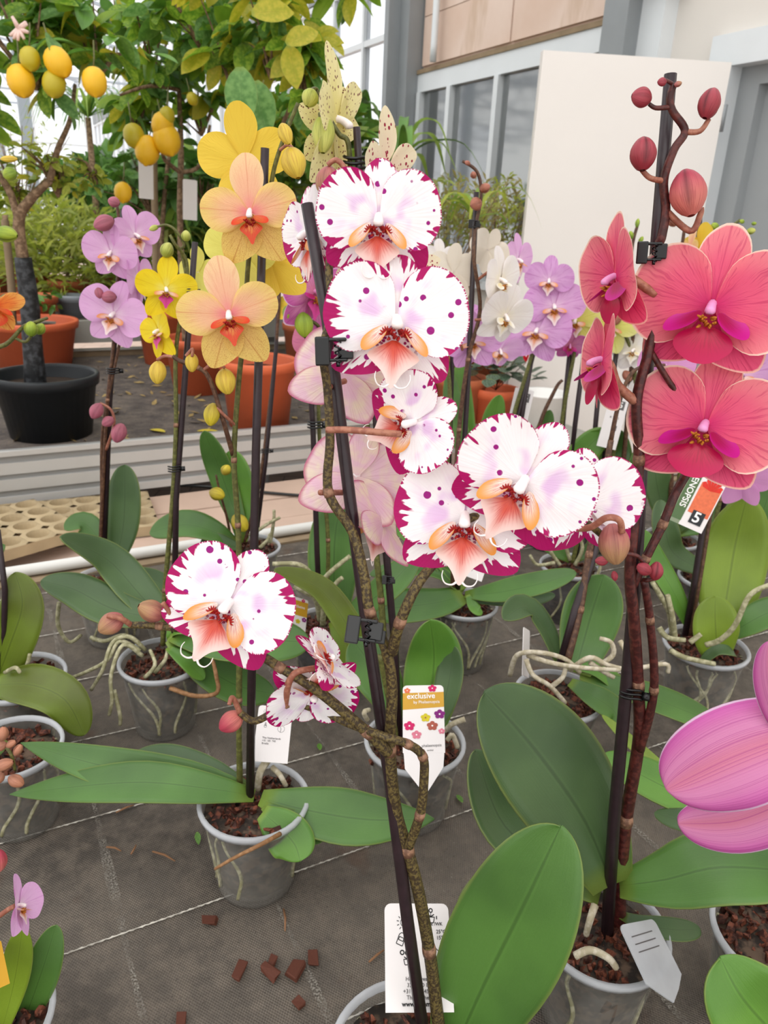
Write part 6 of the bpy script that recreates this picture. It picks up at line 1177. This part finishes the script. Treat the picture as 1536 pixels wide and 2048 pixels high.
stem(Np, [(-48, 1900, yn), (-20, 1850, yn-.01), (12, 1822, yn-.01), (30, 1812, yn-.01)], (5, 5), 'pink stem'); flower(Np, 'pink', 36, 1812, yn-.015, 120, 66, 0, -8, .35); bud(Np, -4, 1722, yn-.01, 46, 36, 90, 'rose bud'); stem(Np, [(-48, 1800, yn), (-15, 1770, yn), (-4, 1748, yn-.01)], 4, 'pink stem', 'pedicel')
Op, cO = orchid(1560, 1868, 'bright pink orchid with huge close petals cut by the right edge', .058, .11, 52); yo = cO.y
stem(Op, [(1560, 1860, yo), (1600, 1700, yo-.04), (1610, 1560, yo-.08)], (12, 9), 'wine stem'); stake(Op, [(1580, 1860, yo), (1600, 1600, yo), (1620, 1300, yo)], 10)
leaf(Op, [(1600, 2120, yo-.12), (1540, 2060, yo-.13), (1480, 1990, yo-.13), (1440, 1915, yo-.12)][::-1][::-1], 190, 'fresh leaf', (-.1, -.7, .7), .15); leaf(Op, [(1540, 1620, yo+.06), (1440, 1620, yo+.1), (1340, 1580, yo+.14), (1206, 1510, yo+.2)], 88, 'fresh leaf', (0, -.5, .85)); leaf(Op, [(1520, 1650, yo+.1), (1420, 1640, yo+.1), (1360, 1640, yo+.1), (1310, 1625, yo+.12)], 50, 'deep leaf'); leaf(Op, [(1560, 1660, yo+.15), (1400, 1600, yo+.2), (1300, 1520, yo+.25), (1204, 1430, yo+.3)], 30, 'yellowish leaf')
yz = yo-.17
def near(pts, wpx, face, tw, bw=.5, mat='orchid pink petal'): return leaf(Op, [(a, b, yz+d) for a, b, d in pts], wpx, mat, face, .18, tw, bw, .10, 'petal', nn=26)
near([(1640, 1470, 0), (1560, 1480, -.004), (1450, 1520, -.004), (1334, 1578, 0)], 205, (.1, -.8, .6), .55)
near([(1660, 1585, .012), (1580, 1600, .01), (1470, 1640, .008), (1358, 1646, .012)], 150, (-.1, -.9, .2), .5)
near([(1600, 1500, -.006), (1575, 1440, -.008), (1550, 1360, -.01), (1540, 1285, -.01)], 90, (-.6, -.8, .1), .5)
near([(1660, 1560, .02), (1740, 1600, .02), (1800, 1650, .02), (1860, 1660, .02)], 150, (.1, -.9, .2), .5); near([(1660, 1460, .0), (1740, 1440, 0), (1830, 1440, 0), (1920, 1480, 0)], 205, (.1, -.8, .6), .55)
fo = empty('flower', frame(V(1655, 1520, yz-.005), 0, 0, 0) @ S(300*px(V(1655, 1520, yz))), Op)
child('column', shared('column', 'pink column', column_mb), None, fo, S(1)); child('lip', shared('lip_s', 'purple lip', lambda: fan(MIDL, flatb, 30, 7)), None, fo, T(0, -.08, .04) @ RZ(180) @ RX(26) @ S(.27, .25, .28))
# ---- labels
k = card('plant_label', 'mustard and white plant label with printed flowers stuck in the pot behind the front stem', 'label', 847, 1437, yf-.075, .0455, .073, -4, -12, 6, point=False)
w2, h2 = .0455/2, .073/2
prt(k, [(-w2, h2*.82-.002), (w2, h2*.82-.001), (w2, h2*.34), (-w2, h2*.26)], 'tag mustard', 'band')
text(k, 'exclusive', -w2*.80, h2*.66, .0086, 'print pale', 1, .0009, .0001); text(k, 'by Phalaenopsis', -w2*.48, h2*.48, .0046, 'print pale', 1, .0009)
def blossom(root, x, y, r, mat, mid='print yellow'):
    for i in range(5):
        a = 2*PI*i/5+.3; prt(root, [(x+r*.62*math.cos(a)+r*.46*math.cos(t*PI/5), y+r*.5*math.sin(a)+r*.40*math.sin(t*PI/5)) for t in range(10)], mat, 'printed_flower', .0008+i*.00002)
    prt(root, [(x+r*.16*math.cos(t*PI/4), y+r*.16*math.sin(t*PI/4)) for t in range(8)], mid, 'printed_flower', .0011)
for x, y, r, mt in ((.10, .02, .0052, 'print yellow'), (.78, .12, .0058, 'print purple'), (-.68, -.22, .0058, 'print pink'), (.42, -.22, .0058, 'print brown'), (-.34, -.48, .0052, 'print rose'), (.86, -.38, .0035, 'print rose'), (.45, .90, .0046, 'print pink'), (-.78, .84, .0034, 'print orange')): blossom(k, x*w2, y*h2, r, mt, 'print brown' if mt == 'print yellow' else 'print pale')
text(k, 'phalaenopsis', -w2*.1, -h2*.80, .0042, 'print grey', 2); text(k, 'orchid', w2*.15, -h2*.93, .0026, 'print grey', 2)
prt(k, [(-w2*.96, -h2), (-w2*.9, -h2*1.45), (-w2*.25, -h2*1.95), (w2*.1, -h2*2.12), (w2*.35, -h2*1.9), (w2*.9, -h2*1.4), (w2*.96, -h2)], 'tag white', 'spike', .0003)
# front care label
k = card('care_label', 'white care label with black sun, bottle and flowerpot symbols in the front pot', 'label', 836, 1912, ya+.040, .0362, .0515, 6, -8, 7, sc_=1.44)
w2, h2 = .0181, .027; px_ = lambda x: (x-.5)*2*w2
def pt_(x, y): return ((x-.5)*2*w2, (.5-y)*2*h2)
def sun(x, y):
    cx_, cy_ = pt_(x, y); ring(k, cx_, cy_, .0022, .0003)
    for i in range(9):
        a = math.radians(40+i*32); line(k, [(cx_+.003*math.cos(a), cy_+.003*math.sin(a)), (cx_+.0042*math.cos(a), cy_+.0042*math.sin(a))], .0004)
    prt(k, [(cx_, cy_-.0048), (cx_+.0012, cy_-.0025), (cx_+.003, cy_-.0048)], 'print black')
def potsym(x, y, s_=1):
    cx_, cy_ = pt_(x, y); ring(k, cx_, cy_+.0030*s_, .0011*s_, .0005*s_); line(k, [(cx_, cy_+.0019*s_), (cx_, cy_)], .0003*s_); line(k, [(cx_-.0016*s_, cy_+.0012*s_), (cx_, cy_+.0002*s_), (cx_+.0016*s_, cy_+.0012*s_)], .0005*s_); line(k, [(cx_-.0018*s_, cy_), (cx_-.0012*s_, cy_-.0026*s_), (cx_+.0012*s_, cy_-.0026*s_), (cx_+.0018*s_, cy_), (cx_-.0018*s_, cy_)], .0004*s_)
sun(.30, .20); potsym(.72, .15, 1.1); potsym(.33, .53); ring(k, *pt_(.26, .47), .0013, .0006); ring(k, *pt_(.72, .50), .0042, .00035)
bx_, by_ = pt_(.25, .35); rot_ = lambda a, b: (bx_+a*math.cos(-.4)-b*math.sin(-.4), by_+a*math.sin(-.4)+b*math.cos(-.4))
line(k, [rot_(*q_) for q_ in ((-.0018, -.003), (.0018, -.003), (.0018, .0018), (.0009, .003), (-.0009, .003), (-.0018, .0018), (-.0018, -.003))], .0004); line(k, [rot_(*q_) for q_ in ((-.0013, -.0008), (.0013, -.0008), (.0013, .0008), (-.0013, .0008), (-.0013, -.0008))], .0004)
line(k, [pt_(.70, .29), pt_(.72, .29), pt_(.73, .33), pt_(.72, .37)], .0005)
text(k, '1 x /WK', *pt_(.66, .215), .0024); text(k, '25\u00b0C', *pt_(.79, .285), .0026); text(k, '15\u00b0C', *pt_(.79, .34), .0026); prt(k, [pt_(.80, .14), pt_(.815, .14), pt_(.815, .17), pt_(.80, .17)], 'print black')
for i, s_ in enumerate(('Hoordwesteinde', '3231 LD Brielle', '+31 181 745', 'The Netherlands')): text(k, s_, *pt_((.30, .32, .26, .31)[i], .70+i*.052), .0027, 'print grey')
text(k, 'www.ilovemore', *pt_(.24, .91), .0030, 'print black', bold=.00008)
# peach pot care label
k = card('care_label', 'white care label with faint symbols leaning in the peach orchid pot', 'label', 546, 1468, yc+.045, .0385, .062, 4, -14, -8); w2, h2 = .019, .031
sun(.25, .12); potsym(.25, .36, .8); potsym(.55, .33, .8); ring(k, *pt_(.72, .40), .004, .0003); line(k, [pt_(.68, .35), pt_(.72, .40), pt_(.70, .46)], .0004)
for i in range(3): text(k, ('The Netherlands', '+31 181 745', 'Brielle')[i], *pt_(.2, .58+i*.05), .003, 'print grey')
# small label in G pot, K pot, I pot
k = card('plant_label', 'second mustard plant label, half seen behind the low left flower', 'label', 596, 1235, yg-.08, .030, .058, 36, -10, -14); w2, h2 = .015, .029
prt(k, [(-w2, h2*.85), (w2, h2*.85), (w2, h2*.1), (-w2, h2*.1)], 'tag mustard', 'band'); text(k, 'exclusive', -w2*.8, h2*.55, .006, 'print pale', 0, .0009); blossom(k, 0, -h2*.2, .004, 'print yellow', 'print brown'); blossom(k, w2*.7, -h2*.05, .004, 'print purple', 'print pale'); blossom(k, w2*.4, h2*.9, .003, 'print pink', 'print pale')
k = card('care_label', 'small white label with a dark thermometer mark behind the drooping coral lip', 'label', 955, 1132, yk-.02, .028, .044, 10, -10, -14); w2, h2 = .014, .022; line(k, [(-.003, .004), (-.003, -.006)], .0012); ring(k, -.008, -.008, .003, .0004); potsym(.6, .25, .8)
k = card('edge_label', 'thin white label seen edge on, standing in the rooty pot on the right', 'label', 1052, 1305, yi-.02, .030, .062, 74, -8, -6)
k = card('curled_label', 'translucent white label leaning over the front rim of the coral orchid pot', 'label', 1300, 1900, yb-.040, .036, .030, 46, -38, 24, 'clear rim', True, sc_=1.5); 
for i in range(3): line(k, [(-.012, .008-i*.004), (.010, .009-i*.004)], .0006, 'print grey')
# green plant label
k = card('green_label', 'green plant label with white upright lettering and a red flower, hanging right', 'label', 1398, 978, yj-.09, .048, .090, -4, -6, -14, sc_=1.15); w2, h2 = .024, .045
prt(k, rect(-w2, -h2, -w2*.12, h2), 'tag pale green', 'band'); prt(k, rect(-w2*.60, -h2*.9, -w2*.10, h2), 'tag green', 'band', .0008)
text(k, 'PHALAENOPSIS', -w2*.34, h2*.92, .0098, 'print pale', -90, .0010, .00012)
for i in range(7): prt(k, [(-w2*.72-.0006, h2*(.5-i*.11)), (-w2*.72+.0006, h2*(.5-i*.11)+.0006), (-w2*.72, h2*(.5-i*.11)-.001)], 'print pale', 'print', .0009)
prt(k, rect(0, -h2*.62, w2*.95, h2*.2), 'print orange', 'printed_flower', .0008)
for i in range(6):
    a = math.radians(20+i*28); cx_, cy_ = w2*.5, h2*.05; prt(k, [(cx_, cy_), (cx_+.010*math.cos(a-.22), cy_+.016*math.sin(a-.22)), (cx_+.012*math.cos(a), cy_+.021*math.sin(a)), (cx_+.010*math.cos(a+.22), cy_+.016*math.sin(a+.22))], 'print red', 'printed_flower', .0010+i*.00002)
prt(k, rect(w2*.22, -h2*.86, w2*.80, -h2*.52), 'black pot', 'print', .0012); text(k, '5', w2*.32, -h2*.69, .017, 'print pale', 0, .0014, .0003)
# tall white price labels in the back row
for x, y, lab in ((1038, 830, 'tall white price label marked 5 left of the white bowl pot'), (1226, 845, 'tall white price label marked 5 under the coral side flowers')):
    k = card('price_label', lab, 'label', x, y, ys+.02, .042, .115, 8, -4, -7, rad=.04); w2, h2 = .021, .0575; prt(k, rect(w2*.0, h2*.52, w2*.7, h2*.86), 'print grey'); text(k, '5', w2*.1, h2*.69, .018, 'print pale', 0, .001, .0003)
    text(k, 'x', -w2*.5, h2*.2, .010, 'print grey'); text(k, 'm', w2*.1, h2*.2, .010, 'print grey'); prt(k, rect(0, -h2*.3, w2*.5, -h2*.1), 'print grey')
k = card('price_label', 'tiny yellow netting label edge at the bottom left corner', 'label', -4, 1930, yn-.01, .010, .030, 10, 0, 0, 'tag mustard')
# loose bark chips and straws on the cloth
q = random.Random(5)
for i, (x, y, s_, lab) in enumerate(((419, 1840, .011, 'single reddish bark chip lying under the peach orchid pot'), (480, 1940, .013, 'bark chip at the left end of the front chip row'), (540, 1942, .014, 'two tone bark chip beside the thread crossing, bottom centre left'), (543, 1925, .010, 'paler bark chip resting behind the two tone chip'), (592, 1938, .016, 'long slanting bark chip on the faded line'), (626, 1916, .010, 'small bark chip farthest right in the front row'), (599, 2006, .009, 'dark square bark chip lying on the front white thread'), (362, 2038, .010, 'bark chip cut by the bottom edge of the picture'))):
    p = onz(x, y, BZ+.002+s_*.25); m = MB(); m.box((0, 0, 0), (q.uniform(1.0, 1.6), q.uniform(.6, .9), .34)); m.v = [v+Vec((q.uniform(-.2, .2), q.uniform(-.16, .16), q.uniform(-.08, .08))) for v in m.v]
    o = link('bark_chip', m.mesh('bark_chip', False), 'bark chip', None, mw=Matrix.Translation(p) @ RZ(q.uniform(0, 180)) @ S(s_*1.1)); b = o.modifiers.new('b', 'BEVEL'); b.width = .06; tag(o, lab, 'bark', 'loose bark chips on the cloth')
for i, (x0, y0, x1, y1, lab) in enumerate(((213, 1694, 242, 1702, 'short pale straw left of the faded line'), (305, 1703, 350, 1722, 'longest straw lying left of the peach pot'), (262, 1708, 272, 1690, 'tiny upright straw between the two pale straws'), (738, 1924, 768, 1900, 'straw lying left of the front care label'), (567, 1818, 570, 1862, 'upright straw below the peach orchid pot'), (232, 1625, 268, 1610, 'brown straw under the long left leaves'))):
    a, b_ = onz(x0, y0, BZ+.003), onz(x1, y1, BZ+.003); m = MB(); m.tube([a, a.lerp(b_, .5)+Vec((.001, .001, .001)), b_], [.0011, .0013, .0007], 5); tag(link('straw', m, 'straw'), lab, 'straw', 'dry straws on the cloth')
for x, y, an, lab in ((925, 1605, 20, 'small green leaf fragment on the thread behind the pots'), (394, 1664, 200, 'green leaf scrap left of the peach pot'), (975, 1625, 60, 'pale green leaf scrap beside the dark right leaves'), (640, 1500, 10, 'olive leaf scrap beside the peach label')):
    o = link('leaf_scrap', leafmesh('scrap', 1.0, .4, 'fresh leaf', .2, .15), None, None, mw=Matrix.Translation(onz(x, y, BZ+.006)) @ RZ(an) @ S(.018)); tag(o, lab, 'leaf', 'leaf scraps on the cloth')
